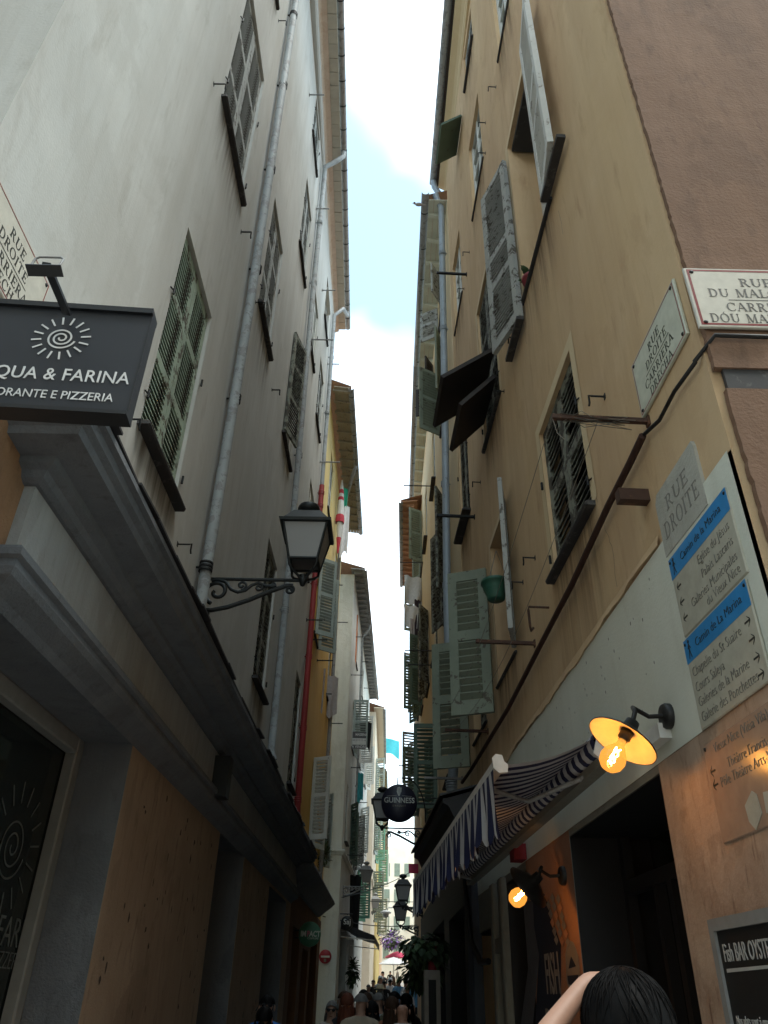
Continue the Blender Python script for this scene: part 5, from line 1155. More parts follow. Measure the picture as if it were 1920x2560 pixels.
lb = on_y('T', 780, 1385, 24.6); lantern('grey wall lantern on the corner of the white house', lb, .86, WL3.n, lb.x - WL3.P(24.6, 0, 0).x, 'zinc', glass='opal_glass')
lb = on_y('T', 855, 1590, 38.0); lantern('small grey wall lantern on the cream house far away', lb, .95, WL4.n, max(.4, lb.x - WL4.P(38, 0, 0).x), 'zinc')
for k, (x, y) in enumerate(((1285, 690), (1265, 850))):
    lb = on_y('Q', x, y, 13.0 + k * 1.6); lantern(('upper' if k == 0 else 'lower') + ' pointed black lantern beside the striped awning', lb, .58, WR2.n, .3, 'black_paint', 'pointed pub lanterns')

# ------------------------------------------------------------------ gooseneck lamps with amber bulbs
def gooseneck(label, mount, W, shade, dia, tilt_to, inner='lamp_enamel'):
    t = thing('gooseneck_lamp', label, 'lamp', mount, 'gooseneck lamps of the fish bar'); sh = Vector(shade); ax = Vector(tilt_to).normalized()
    m = MB(frame(mount, W.u, (0, 0, 1))); s = -1 if (frame(mount, W.u, (0, 0, 1)).col[2].to_3d().dot(W.n) < 0) else 1
    m.lathe([(0, .035 * s), (.052, .035 * s), (.06, .02 * s), (.06, 0)], 18); part('wall_rose', m, 'lamp_dark', t)
    top = sh - ax * .10
    p = [Vector(mount) + W.n * .03, Vector(mount) + W.n * .10 + Vector((0, 0, -.005)), Vector(mount) + W.n * .17 + Vector((0, 0, .035)), top + Vector((0, 0, .05)) + W.n * (-.02), top]
    part('neck', MB().tube(p, .011, 8), 'lamp_dark', t)
    x = ax.orthogonal().normalized(); M = frame(sh, x, ax.cross(x)); r = dia / 2
    if M.col[2].to_3d().dot(ax) < 0: M = frame(sh, x, -ax.cross(x))
    m = MB(M); m.lathe([(0, -.105), (.03, -.105), (.035, -.06), (.07, -.05), (r * .75, -.022), (r, 0), (r, .006)], 32); part('shade', m, 'lamp_dark', t)
    m = MB(M); m.lathe([(.03, -.050), (.07, -.042), (r * .75, -.015), (r - .003, .005)], 32); part('shade_lining', m, inner, t, fix=False)
    m = MB(M); m.lathe([(0, -.05), (.028, -.048), (.028, -.012), (.02, -.008), (.02, .002)], 14); part('socket', m, 'lamp_dark', t)
    m = MB(M); m.lathe([(.016, -.005), (.019, .020), (.032, .042), (.050, .070), (.057, .100), (.050, .130), (.032, .150), (0, .158)], 20); part('bulb', m, 'amber_bulb', t)
    m = MB(M)
    for k in range(3):
        a = k * 2.09; m.tube([(.012 * math.cos(a + i * .8) , .012 * math.sin(a + i * .8), .045 + i * .013) for i in range(7)], .0022, 5)
    part('filament', m, 'filament', t)
    return t
mt = WR.P(3.50, 2.82, .012)
sc1 = on_x('N', 315, 300, 1.07)
gooseneck('gooseneck lamp with wide shade and glowing bulb on the corner', mt, WR, sc1, .31, (-.56, -.06, -.81))
y, z = WR.px('O', 890, 430, .02)
mt2 = WR.P(y, z, .012); sc2 = on_x('O', 600, 520, mt2.x - .30)
gooseneck('second gooseneck lamp with glowing bulb deeper under the awning', mt2, WR, sc2, .30, (-.64, .47, -.59))

# ================================================================== STRIPED AWNING
AW = thing('striped_awning', 'blue and white striped awning with scalloped valance over the fish bar', 'awning', (1.2, 4.1, 2.6))
A0, A1 = Vector((.655, 4.22, 2.76)), Vector((.45, 9.3, 2.76))     # front rail
B0, B1 = Vector((1.255, 4.02, 2.93)), Vector((1.08, 9.2, 2.93))   # along the wall
n = 78
m = MB()
for i in range(n):                                               # fabric in woven stripes, sagging a little
    m.cur = i % 2
    def fn(u, v, i=i):
        s = (i + u) / n; a, b = lerp(A0, A1, s), lerp(B0, B1, s); p = lerp(a, b, v); p.z -= .05 * math.sin(math.pi * v) + .004 * math.sin(s * 40); return p
    m.grid(fn, 1, 8)
part('fabric', m, ['stripe_white', 'stripe_navy'], AW, fix=False)
m = MB()
for i in range(n):                                               # fabric wound on the roller
    m.cur = (i + 1) % 2
    def fn(u, v, i=i):
        s = (i + u) / n; c = lerp(B0, B1, s) + Vector((-.055, 0, -.075)); q = v * 2 * math.pi; return c + Vector((.065 * math.cos(q), 0, .065 * math.sin(q)))
    m.grid(fn, 1, 12)
part('fabric_roll', m, ['stripe_white', 'stripe_navy'], AW, fix=False)
m = MB(); rg = random.Random(11)
nv = 70
for i in range(nv):                                              # valance strips with wavy hems
    m.cur = (i + 1) % 2
    dl = .33 + .03 * math.sin(i * 2.1) + rg.uniform(-.02, .035); ph = rg.uniform(0, 6); kk = rg.uniform(-.02, .035)
    def fn(u, v, i=i, dl=dl, ph=ph, kk=kk):
        s = (i + u) / nv; q = i + u; p = lerp(A0, A1, s); hem = .34 + .014 * math.sin(q * .9) + .012 * math.sin(q * 2.7) - .035 * abs(2 * u - 1) ** 2
        return p + Vector((-.03 + (.020 * math.sin(q * 1.55) + .014 * math.sin(q * .6)) * v, .02 * math.sin(q * 1.7 + 2 * v) * v, -hem * v - .02))
    m.grid(fn, 4, 6)
part('valance', m, ['stripe_white', 'stripe_navy'], AW, fix=False)
m = MB(); d = (A1 - A0).normalized(); m.obox(frame(lerp(A0, A1, .5), d, (0, 0, 1)), (A1 - A0).length, .055, .05); part('front_rail', m, 'cream_plastic', AW)
for p, nm in ((A0, 'end_cap'), (A1, 'end_cap')):
    m = MB(frame(p - d * .012, (1, 0, 0), (0, 0, 1))); m.plate([(-.035, .035), (-.015, .055), (.02, .05), (.03, .015), (.05, .0), (.045, -.04), (.0, -.045), (-.03, -.02)], -.012, .012); part(nm, m, 'cream_plastic', AW)
C0, C1 = B0 + Vector((-.04, -.02, -.165)), B1 + Vector((-.04, .02, -.165))
m = MB(); m.obox(frame(lerp(C0, C1, .5), (C1 - C0), (0, 0, 1)), (C1 - C0).length, .045, .075); part('cassette_bar', m, 'shop_frame_pale', AW)
m = MB(frame(B0 + Vector((-.04, -.04, -.10)), (1, 0, 0), (0, 0, 1))); m.plate([(-.10, -.06), (-.05, -.11), (.04, -.09), (.09, -.02), (.10, .06), (.02, .09), (-.06, .06)], -.012, .012); part('side_cap', m, 'cream_plastic', AW)
m = MB(); m.tube([B0 + Vector((-.06, .35, -.17)), lerp(A0, B0, .5) + Vector((0, .9, -.10)), A0 + Vector((.03, .45, -.03))], .016, 6); part('folding_arm', m, 'zinc_light', AW); m = MB(); m.tube([B1 + Vector((-.06, -.35, -.17)), lerp(A1, B1, .5) + Vector((0, -.9, -.10)), A1 + Vector((.03, -.45, -.03))], .016, 6); part('folding_arm', m, 'zinc_light', AW)
_y, _z = WR.px('N', 520, 285, .05); m = MB(WR.M(_y, _z, .0)); m.box(-.13, .13, -.02, .07, -.035, .035); part('wall_bracket', m, 'cream_plastic', AW)
m = MB(WR.M(6.75, 2.66, .02)); m.box(0, .2, 0, .1, 0, .12); single('heater_box', m, 'shop_red', 'small red box on the wall under the striped awning', 'box')

# ================================================================== MURAL, MENU, SHOP BITS
MU = thing('fish_mural', 'painted fish bar mural on the orange lit pillar', 'mural', WR.P(6.3, 0, .02))
def wallplate(P, pts, o, mat, name, W=WR):
    m = MB(); n = len(pts); a = [W.P(y, z, o) for y, z in pts]; b = [W.P(y, z, o + .002) for y, z in pts]
    m.add(a + b, [tuple(range(n)), tuple(range(n, 2 * n))] + [(i, (i + 1) % n, n + (i + 1) % n, n + i) for i in range(n)]); part(name, m, mat, P)
opx = lambda x, y: WR.px('O', x, y, .014)
wallplate(MU, [opx(*p) for p in ((640, 640), (700, 560), (760, 600), (800, 800), (870, 1000), (870, 1659), (660, 1659), (690, 1080), (650, 850))], .0145, 'mural_navy', 'navy_ground')
wallplate(MU, [opx(*p) for p in ((560, 640), (640, 640), (650, 850), (690, 1080), (640, 1659), (540, 1659), (600, 1200))], .0145, 'mural_grey', 'grey_wave')
wallplate(MU, [opx(*p) for p in ((930, 960), (975, 980), (1015, 1090), (1030, 1250), (1010, 1420), (960, 1450), (920, 1300), (910, 1080))], .0145, 'mural_pale', 'fish_body')
wallplate(MU, [opx(*p) for p in ((960, 1100), (1000, 1180), (940, 1200))], .0175, 'mural_navy', 'fish_eye')
wallplate(MU, [opx(*p) for p in ((930, 1260), (1020, 1250), (1000, 1340), (940, 1330))], .0175, 'mural_navy', 'fish_stripe')
rgm = random.Random(2)
for i in range(6):
    for j in range(3):
        cx_, cz_ = 755 + j * 48 + i * 16, 600 + i * 72 + j * 10
        wallplate(MU, [opx(cx_, cz_ - 40), opx(cx_ + 19, cz_ + 4), opx(cx_ + 6, cz_ + 46), opx(cx_ - 16, cz_)], .0178, 'mural_pale' if (i + j) % 3 else 'mural_peach', 'scale')
def muralword(s, x0, x1, y0, y1):
    a, zt = opx(x0, y0); b, _ = opx(x1, y0); c, zb = opx((x0 + x1) / 2, y1); h = zt - zb; wv = abs(a - b)
    text(s, frame(WR.P((a + b) / 2, (zt + zb) / 2, .0172), -WR.u, (0, 0, 1)), h * 1.35, 'mural_pale', MU, 'mural_lettering', xs=wv / (h * 1.35 * .62 * len(s)), weight=.004)
muralword('FISH', 715, 870, 1095, 1440); muralword('BAR', 740, 880, 1540, 1800)
# chalk board
a, zt = WR.px('N', 915, 1565, .06); ww_, hh_ = .72, .95; MB_ = frame(WR.P(a - ww_ / 2, zt - hh_ / 2, .05), -WR.u, (0, 0, 1)); t = thing('menu_board', 'chalk menu board in a grey frame on the corner stone', 'menu board', MB_.translation)
board(t, MB_, ww_, hh_, .02, 'chalk_black', 'slate')
for x0, x1, y0_, y1_ in ((-ww_ / 2 - .03, -ww_ / 2 + .012, -hh_ / 2, hh_ / 2 + .03), (ww_ / 2 - .012, ww_ / 2 + .03, -hh_ / 2, hh_ / 2 + .03), (-ww_ / 2 + .012, ww_ / 2 - .012, hh_ / 2 - .012, hh_ / 2 + .03)):
    m = MB(MB_); m.box(x0, x1, y0_, y1_, -.03, .012); part('frame', m, 'grey_wood', t)
text('Fish BAR OYSTERS', MB_ @ Tm(-ww_ / 2 + .04, hh_ / 2 - .09, .001), .085, 'chalk_white', t, 'chalk_writing', 'LEFT', xs=.62)
m = MB(MB_); m.plate([(-ww_ / 2 + .04, hh_ / 2 - .15), (-ww_ / 2 + .42, hh_ / 2 - .145), (-ww_ / 2 + .42, hh_ / 2 - .135), (-ww_ / 2 + .04, hh_ / 2 - .138)], .0003, .001); part('chalk_line', m, 'chalk_white', t)
for i, s in enumerate(('Nos plats sont à emporter à la carte', 'Poisson du marché et vins de Nice', 'et nos suggestions à la demande', 'Fish Bar')):
    text(s, MB_ @ Tm(-ww_ / 2 + (.04 if i < 3 else .2), hh_ / 2 - .30 - i * .055, .001), .042, 'chalk_white', t, 'chalk_writing', 'LEFT', xs=.7, weight=-.0004, shear=.15)
# two flat pale patches on the brown panel
for pts in (((1185, 640), (1215, 660), (1255, 790), (1215, 905), (1170, 850), (1140, 740)), ((1262, 650), (1300, 640), (1300, 790), (1285, 790))):
    wallplate(bpy.data.objects[MU.name], [WR.px('N', x, y, .022) for x, y in pts], .0215, 'panel_plastic', 'pale_patch')

# ================================================================== IRON POLES, HOOKS, CABLES
POLES = []; HOOKS = []
def pole(W, bk, tk, label, group, mat='dark_iron', r=.014, box=False, o=0.0, wire=False):
    """pole stuck in a wall: base pixel gives its place on the wall, tip pixel its length"""
    y, z = W.px(*bk, o); tip = on_y(*tk, y); ln = max(.15, min(1.2, (tip - W.P(y, z, o)).dot(W.n)))
    m = MB(W.M(y, z, o))
    if box: m.box(-r, r, -.04, ln, -r, r)
    else: m.tube([(0, -.04, 0), (0, ln, 0)], r, 8)
    m.box(-.02, .02, -.01, .012, -.03, .03)
    org = W.P(y, z, 0); t = thing('laundry_pole', label, 'pole', org, group)
    part('bar', m, mat, t)
    cl = MB(W.M(y, z, o)); 
    for f in (.35, .7, .97): cl.tube([(0, ln * f, -.022), (.018, ln * f, 0), (0, ln * f, .022)], .004, 4)
    part('pulley_clip', cl, mat, t, 'stuff')
    POLES.append(t); return W.P(y, z, ln), y
GL = 'poles on the left houses'; GR = 'poles on the right houses'
ds = []
for i, (b, t_) in enumerate(((('C', 1200, 970), ('C', 1355, 972)), (('D', 700, 448), ('D', 822, 465)), (('D', 755, 1200), ('D', 880, 1202)), (('D', 645, 1655), ('D', 857, 1672)), (('D', 805, 1880), ('D', 914, 1890)), (('U', 275, 1258), ('U', 415, 1260)))):
    pole(WL, b, t_, 'thin iron laundry pole high on the grey house', GL, 'zinc')
for b, t_ in ((('R', 355, 620), ('R', 525, 632)), (('R', 410, 825), ('R', 575, 833)), (('R', 465, 1040), ('R', 635, 1037)), (('R', 605, 258), ('R', 732, 250)), (('R', 655, 645), ('R', 786, 647)), (('R', 560, 1388), ('R', 590, 1386)), (('R', 595, 1693), ('R', 732, 1693))):
    pole(WL, b, t_, 'thin iron laundry pole on the yellow house', GL)
for b, t_ in ((('R', 820, 1192), ('R', 940, 1194)), (('R', 870, 797), ('R', 968, 797)), (('R', 940, 1055), ('R', 1000, 1057)), (('T', 655, 395), ('T', 735, 398)), (('T', 690, 548), ('T', 762, 550)), (('T', 725, 684), ('T', 792, 686)), (('T', 620, 1120), ('T', 755, 1124)), (('T', 668, 1286), ('T', 742, 1288)), (('R', 955, 1328), ('R', 1035, 1330))):
    pole(WL3, b, t_, 'thin iron laundry pole on the white house', GL)
rust_tip, rust_y = pole(WR, ('H', 630, 1430), ('G', 1185, 140), 'thick rusty iron bar with tangled wire below the street plaque', None, 'rusty_iron', .013, True)
pole(WR, ('G', 1055, 2020), ('G', 560, 2012), 'rusty bar with a blue peg beside the green shutters', None, 'rusty_iron', .014, True)
pole(WR, ('W', 722, 632), ('W', 420, 625), 'rusty bar low down beside the green shutters', None, 'rusty_iron', .014, True)
pole(WR, ('G', 555, 970), ('G', 235, 966), 'grey iron bar crossing the blue downpipe', None, 'dark_iron', .016, True)
pole(WR, ('F', 603, 762), ('F', 292, 732), 'grey iron bar crossing the top of the blue downpipe', None, 'dark_iron', .016, True)
pole(WR, ('W', 540, 960), ('W', 275, 940), 'pale bar just above the black canopy', None, 'zinc', .014, True)
for b, t_ in ((('V', 382, 872), ('V', 190, 866)), (('V', 395, 2012), ('V', 200, 2006)), (('V', 380, 2110), ('V', 220, 2115)), (('V', 320, 1402), ('V', 165, 1394)), (('V', 312, 1524), ('V', 255, 1520)), (('R', 1490, 1222), ('R', 1400, 1222)), (('R', 1490, 1357), ('R', 1388, 1354)), (('R', 1490, 1482), ('R', 1378, 1480)), (('R', 1550, 1808), ('R', 1376, 1803)), (('T', 1235, 381), ('T', 1050, 380))):
    pole(WR2 if ZM[b[0]][0] > 900 or True else WR2, b, t_, 'thin iron laundry pole on the pale ochre house', GR, 'dark_iron')
# tangled wire on the rusty bar and cords running down the street
m = MB(); p0 = WR.P(rust_y, rust_tip.z, .02); rg = random.Random(4); pts = []
for i in range(26): 
    q = lerp(p0, rust_tip, .1 + .85 * ((i * 7) % 26) / 26); pts.append(q + Vector((rg.uniform(-.02, .02), rg.uniform(-.03, .03), rg.uniform(-.05, .035))))
m.tube(pts, .0022, 4); m.tube([rust_tip, rust_tip + Vector((.02, .01, -.10)), rust_tip + Vector((.05, 0, -.15))], .0025, 4)
single('tangled_wire', m, 'cord_grey', 'loose wire wound round the thick rusty bar', 'wire')
for i, (a, b) in enumerate(((rust_tip, WR.P(9.2, 4.5, .45)), (lerp(p0, rust_tip, .5), WR.P(8.4, 4.2, .35)))):
    m = MB(); m.tube([lerp(a, b, k / 12) + Vector((0, 0, -.25 * math.sin(math.pi * k / 12))) for k in range(13)], .0022, 4); single('clothes_line', m, 'cord_grey', ('upper' if i == 0 else 'lower') + ' thin washing line sagging along the ochre wall', 'line')
cps = [('H', 1659, 705), ('H', 1200, 690), ('H', 1100, 800), ('H', 1030, 920), ('H', 850, 1170), ('H', 720, 1420), ('H', 575, 1555)]
m = MB(); m.tube([on_y('H', 1659, 700, 2.40), on_y('H', 1200, 685, 2.40), WR.P(2.5, 4.12, .03)] + [WR.P(*WR.px(*k, .03), .03) for k in cps[3:]], .011, 6)
single('wall_cable', m, 'cable_black', 'black cable rounding the corner under the street plaques', 'cable')
m = MB(); cp2 = [('H', 575, 1555), ('H', 465, 1790), ('G', 1659, 880), ('G', 1360, 1530), ('W', 1100, 0), ('W', 860, 470), ('W', 600, 900), ('W', 540, 985)]
m.tube([WR.P(*WR.px(*k, .04), .04) for k in cp2], .021, 8); single('conduit', m, 'cable_brown', 'dark brown conduit running along the base of the ochre wall', 'conduit')
def hook(W, k, label, group, s=1.0, up=1):
    y, z = W.px(*k, 0); m = MB(W.M(y, z, 0)); m.tube([(0, -.02, 0), (0, .09 * s, 0), (.01, .10 * s, .012 * up), (.012, .10 * s, -.045 * s * up), (.03 * s, .10 * s, -.06 * s * up)], .007, 5); m.box(-.014, .014, -.005, .004, -.02, .02)
    HOOKS.append(single('wall_hook', m, 'dark_iron', label, 'hook', group, W.P(y, z, 0)))
for k in (('B', 565, 900), ('A', 1115, 135), ('A', 1240, 745), ('A', 1380, 1500), ('C', 222, 860), ('C', 885, 212), ('D', 8, 665), ('I', 1060, 2100), ('D', 295, 2120)): hook(WL, k, 'small rusty hook in the grey house wall', 'hooks on the grey house', 1.1)
for k in (('E', 820, 892), ('E', 712, 1258), ('E', 712, 1568), ('F', 630, 535), ('F', 575, 910), ('G', 602, 682), ('G', 1055, 1310), ('G', 955, 1512), ('H', 250, 1215), ('F', 1130, 1410), ('F', 985, 1960), ('W', 755, 470)): hook(WR, k, 'small rusty hook in the ochre house wall', 'hooks on the ochre house', 1.0)
y, z = WR.px('G', 1170, 1722, 0); m = MB(WR.M(y, z, 0)); m.tube([(0, -.02, 0), (0, .16, 0), (0, .165, -.03), (.01, .16, -.16), (.03, .15, -.19), (.03, .13, -.16)], .010, 6); single('shutter_hook', m, 'rusty_iron', 'long bent shutter hook below the worn shutters', 'hook')

# ================================================================== POTS AND PLANTS
def leafmb(m, base, d, ln, wd, up=Vector((0, 0, 1))):
    d = d.normalized(); s = d.cross(up); s = s.normalized() if s.length > .01 else Vector((1, 0, 0)); nrm = s.cross(d)
    a = [base, base + d * ln * .35 + s * wd + nrm * wd * .2, base + d * ln * .75 + s * wd * .7, base + d * ln - nrm * wd * .4, base + d * ln * .75 - s * wd * .7, base + d * ln * .35 - s * wd + nrm * wd * .2, base + d * ln * .5 - nrm * wd * .25]
    m.add(a, [(0, 1, 6), (1, 2, 6), (2, 3, 6), (3, 4, 6), (4, 5, 6), (5, 0, 6)], False)
hp_ = on_y('G', 722, 1500, 6.6)
t = thing('hanging_pot', 'green plastic pot hanging on strings under the standing shutter', 'plant pot', (hp_.x, hp_.y, hp_.z - .2))
m = MB(Tm(hp_.x, hp_.y, hp_.z - .21)); m.lathe([(0, 0), (.075, 0), (.085, .012), (.088, .035), (.112, .10), (.120, .115), (.125, .165), (.14, .17), (.142, .20), (.132, .20), (.12, .17), (.0, .15)], 26); part('pot', m, 'pot_green', t)
for a in (0, 2.1, 4.2): part('string', MB().tube([(hp_.x + .135 * math.cos(a), hp_.y + .135 * math.sin(a), hp_.z - .02), (hp_.x + .03, hp_.y, hp_.z + .34)], .003, 4), 'cord_grey', t)
y, z = 4.98, 7.42; pp = WR.P(y, z, -.06); t = thing('sill_plant', 'small succulent in a red pot on the open window sill', 'potted plant', pp)
m = MB(Tm(*pp)); m.lathe([(0, 0), (.07, 0), (.085, .14), (.095, .145), (.098, .18), (.09, .18), (.085, .15), (0, .15)], 20); part('pot', m, 'pot_red', t)
m = MB(); rg = random.Random(9)
for i in range(34):
    a = rg.uniform(0, 6.28); e = rg.uniform(.2, 1.2); leafmb(m, pp + Vector((rg.uniform(-.03, .03), rg.uniform(-.03, .03), .15 + rg.uniform(0, .09))), Vector((math.cos(a) * math.cos(e), math.sin(a) * math.cos(e), math.sin(e))), .12, .028)
part('leaves', m, 'leaf_green', t, 'stuff')
def bush(label, c, rad, n, mats, seed, ln=.14, wd=.035, name='hanging_plant', group=None, hang=.4):
    t = thing(name, label, 'plant', c, group); rg = random.Random(seed); c = Vector(c)
    for mt_ in mats:
        m = MB()
        for i in range(n):
            d = Vector((rg.gauss(0, 1), rg.gauss(0, 1), rg.gauss(0, 1))).normalized(); p = c + Vector((d.x * rad[0], d.y * rad[1], d.z * rad[2])) * rg.uniform(.25, 1); dd = d + Vector((0, 0, -hang)); leafmb(m, p, dd, ln * rg.uniform(.6, 1.3), wd * rg.uniform(.7, 1.3))
        part('foliage', m, mt_, t, 'stuff')
    m = MB()
    for i in range(7):
        d = Vector((rg.gauss(0, 1), rg.gauss(0, 1), rg.gauss(0, .6))).normalized(); m.tube([c, c + Vector((d.x * rad[0], d.y * rad[1], d.z * rad[2])) * .9], .006, 4)
    part('stem', m, 'stem_brown', t, 'stuff'); return t
bc = on_y('Q', 1440, 1060, 11.6); bush('dark leafy plant hanging out over the doorway past the awning', bc + Vector((.05, 0, .02)), (.30, .45, .20), 170, ('leaf_dark', 'leaf_dark', 'leaf_green'), 1, .11, .05, hang=.9)
bc = on_y('Q', 1440, 1200, 12.2); bush('lower trailing plant beside the red fire hose', bc, (.30, .4, .22), 160, ('leaf_dark', 'leaf_green'), 2, .13, .035)
for i, (x, y_) in enumerate(((520, 170), (640, 250), (560, 330))):
    bc = on_y('Q', x, y_, 20.2); bush(('first', 'second', 'third')[i] + ' wild tuft growing on the ledge of the yellow house', bc, (.12, .25, .22), 60, ('leaf_green', 'leaf_pale'), 20 + i, .14, .016, 'wall_weed', None, -.5)
bc = on_y('Q', 1200, 960, 46); bush('cloud of purple blossom hanging across the far street', bc, (.7, .8, .45), 240, ('flower_purple', 'leaf_pale'), 5, .16, .06, 'blossom_garland')
bc = on_y('Q', 870, 1230, 26.5); bush('dark shrub by the shopfront under the black awning', bc, (.14, .3, .35), 140, ('leaf_dark', 'leaf_green'), 6, .14, .035, 'shop_shrub')

# ================================================================== LAUNDRY AND FLAGS
def cloth(label, top, w, h, direction, mat, seed, sq=.4, cat='laundry', name='laundry', drop=0, parts=None, amp=.03, taper=.0):
    d = Vector(direction).normalized(); sd = Vector((0, 0, 1)).cross(d); rg = random.Random(seed); ph = rg.uniform(0, 6); m = MB(); top = Vector(top)
    def fn(u, v): 
        k = 1 - sq * v * .6 - taper * v
        return top + d * ((u - .5) * w * k) + sd * (amp * math.sin(u * 9 + ph + v * 2) * (.3 + v)) + Vector((0, 0, -h * v * (1 + .08 * math.sin(u * 5 + ph)) + .02 * math.sin(u * 12)))
    m.grid(fn, 14, 10)
    b = len(m.v); n = 15 * 11; m.v += [p + sd * .004 for p in m.v[:n]]; nf = len(m.f); m.f += [tuple(i + n for i in f) for f in m.f[:nf]]; m.smooth += m.smooth[:nf]; m.mi += m.mi[:nf]
    return single(name, m, mat, label, cat, None, top)
cloth('pinkish grey shirt hanging from the yellow house', on_y('R', 500, 1110, 18.3), .30, 1.25, (1, .4, 0), 'cloth_grey', 1, amp=.05)
cloth('grey towel hanging low on the yellow house', on_y('R', 625, 1200, 20.0), .40, 1.1, (1, .6, 0), 'cloth_grey', 2, .1)
cloth('dark cloth hanging beside the near lantern', on_y('R', 600, 20, 17.0), .22, .9, (1, .6, 0), 'cloth_dark', 12, .3)
um = on_y('U', 430, 1385, 18.6)
t = thing('folded_parasol', 'red and white striped parasol hung folded on the yellow house', 'parasol', um)
for i, (z0_, z1_, r0, r1, mt_) in enumerate(((0, -.35, .02, .06, 'cloth_white'), (-.35, -.5, .06, .075, 'cloth_red'), (-.5, -.62, .075, .08, 'cloth_white'), (-.62, -.74, .08, .085, 'cloth_red'), (-.74, -1.25, .085, .11, 'cloth_white'), (-1.25, -1.5, .12, .13, 'cloth_red'), (-1.5, -2.0, .09, .05, 'cloth_white'), (-2.0, -2.5, .07, .02, 'cloth_red'))):
    m = MB(Tm(*um)); m.lathe([(r0, z0_), ((r0 + r1) / 2 * 1.05, (z0_ + z1_) / 2), (r1, z1_)], 9, smooth=False); part('canopy_band', m, mt_, t)
cloth('green cloth hanging behind the folded parasol', on_y('U', 455, 1440, 18.8), .14, .7, (1, .5, 0), 'cloth_green', 3, .2)
cloth('white cloth hanging behind the folded parasol', on_y('U', 455, 1560, 18.9), .26, 1.7, (1, .5, 0), 'cloth_white', 4, .1)
cloth('large white sheet bunched on the line at right', on_y('V', 262, 1500, 20.5), .62, .95, (1, .3, 0), 'cloth_white', 5, .1, amp=.08)
cloth('white ragged shirt hanging below the bunched sheet', on_y('V', 245, 1700, 20.3), .5, .7, (1, .3, 0), 'cloth_white', 6, .5, amp=.06)
cloth('dark plum trousers hanging near the right wall', on_y('V', 288, 1660, 20.4), .2, 1.5, (1, .4, 0), 'cloth_dark', 7, 0)
cloth('thin grey trouser leg hanging lowest at right', on_y('V', 252, 1790, 20.2), .12, 1.3, (1, .3, 0), 'cloth_grey', 8, 0)
cloth('black garment drying above the for sale board', on_y('R', 975, 1680, 26.5), .42, .95, (1, .3, 0), 'cloth_black', 9, .2, amp=.08)
cloth('black clothes drying beside the grey lantern', on_y('T', 695, 1290, 27.5), .38, 1.7, (1, .3, 0), 'cloth_black', 10, .2, amp=.06)
cloth('turquoise banner fluttering above the far roofs', on_y('T', 955, 150, 46), 1.5, .95, (1, .2, -.18), 'cloth_teal', 11, -.1, 'flag', 'banner', amp=.12)
cloth('salmon cloth hanging under the eaves of the white house', on_y('R', 872, 560, 25.5), .18, 2.0, (1, .8, 0), 'cloth_salmon', 13, .1)
cloth('small teal towel drying low on the white house', on_y('T', 738, 440, 27), .2, .95, (1, .3, 0), 'cloth_teal', 14, .1)
fp = on_y('Q', 455, 250, 15.6); t = thing('pink_flag', 'pink and dark checked pennant on the brown shop wall', 'flag', fp)
part('flag_pole', MB().tube([fp + Vector((-.12, 0, .02)), fp + Vector((.12, 0, .03))], .008, 6), 'cream_plastic', t)
for i in range(5):
    z0_, z1_ = -.095 * i, -.095 * (i + 1); a, b = .02 + .018 * i, .02 + .018 * (i + 1); m = MB(frame(fp, (1, 0, 0), (0, 0, 1))); m.plate([(-a, z0_), (a, z0_), (b, z1_), (-b, z1_)], -.003, .003); part('stripe', m, 'flag_dark' if i % 2 == 1 else 'flag_pink', t)

# ================================================================== FAR STREET FURNITURE
t = thing('black_awning', 'black cloth awning over the shop on the white house', 'awning', (-.7, 26, 2.8))
q0, q1 = WL3.P(24.2, 3.45, .02), WL3.P(28.6, 3.45, .02); e0_, e1_ = q0 + Vector((.95, .05, -.30)), q1 + Vector((.95, .05, -.30))
m = MB(); m.grid(lambda u, v: lerp(lerp(q0, q1, u), lerp(e0_, e1_, u), v) + Vector((0, 0, -.05 * math.sin(math.pi * v))), 8, 6); part('fabric', m, 'tarp_black', t, fix=False)
m = MB(); m.grid(lambda u, v: lerp(e0_, e1_, u) + Vector((0, 0, -.18 * v)), 8, 2); m.grid(lambda u, v: lerp(q0, e0_, u) + Vector((0, 0, -.16 * v)), 8, 2); part('valance', m, 'tarp_black', t, fix=False)
part('awning_arm', MB().tube([q0 + Vector((0, 0, -.35)), e0_ + Vector((0, 0, -.12))], .014, 6), 'cream_plastic', t)
part('awning_arm', MB().tube([q1 + Vector((0, 0, -.35)), e1_ + Vector((0, 0, -.12))], .014, 6), 'cream_plastic', t)
def parasol(label, c, r, mat, g=None):
    t = thing('parasol', label, 'parasol', (c.x, c.y, gz(c.y)), g); m = MB(Tm(*c)); 
    for k in range(8):
        a, b = 2 * math.pi * k / 8, 2 * math.pi * (k + 1) / 8
        def fn(u, v, a=a, b=b): q = a + (b - a) * u; rr_ = r * v * (1 - .06 * math.sin(math.pi * u)); return (rr_ * math.cos(q), rr_ * math.sin(q), .42 * r * (1 - v ** 1.5))
        m.grid(fn, 3, 5)
    part('canopy', m, mat, t); part('pole', MB().tube([(c.x, c.y, gz(c.y)), (c.x, c.y, c.z + .4 * r)], .025, 8), 'cream_plastic', t)
parasol('white cafe parasol far down the street', on_y('Q', 1208, 1165, 44), .75, 'cloth_white'); parasol('pink cafe parasol behind the white one', on_y('Q', 1240, 1110, 47), .7, 'flag_pink')
sc0 = on_y('Q', 1143, 740, 34); t = thing('security_camera', 'white dome camera hanging over the far street', 'camera', sc0)
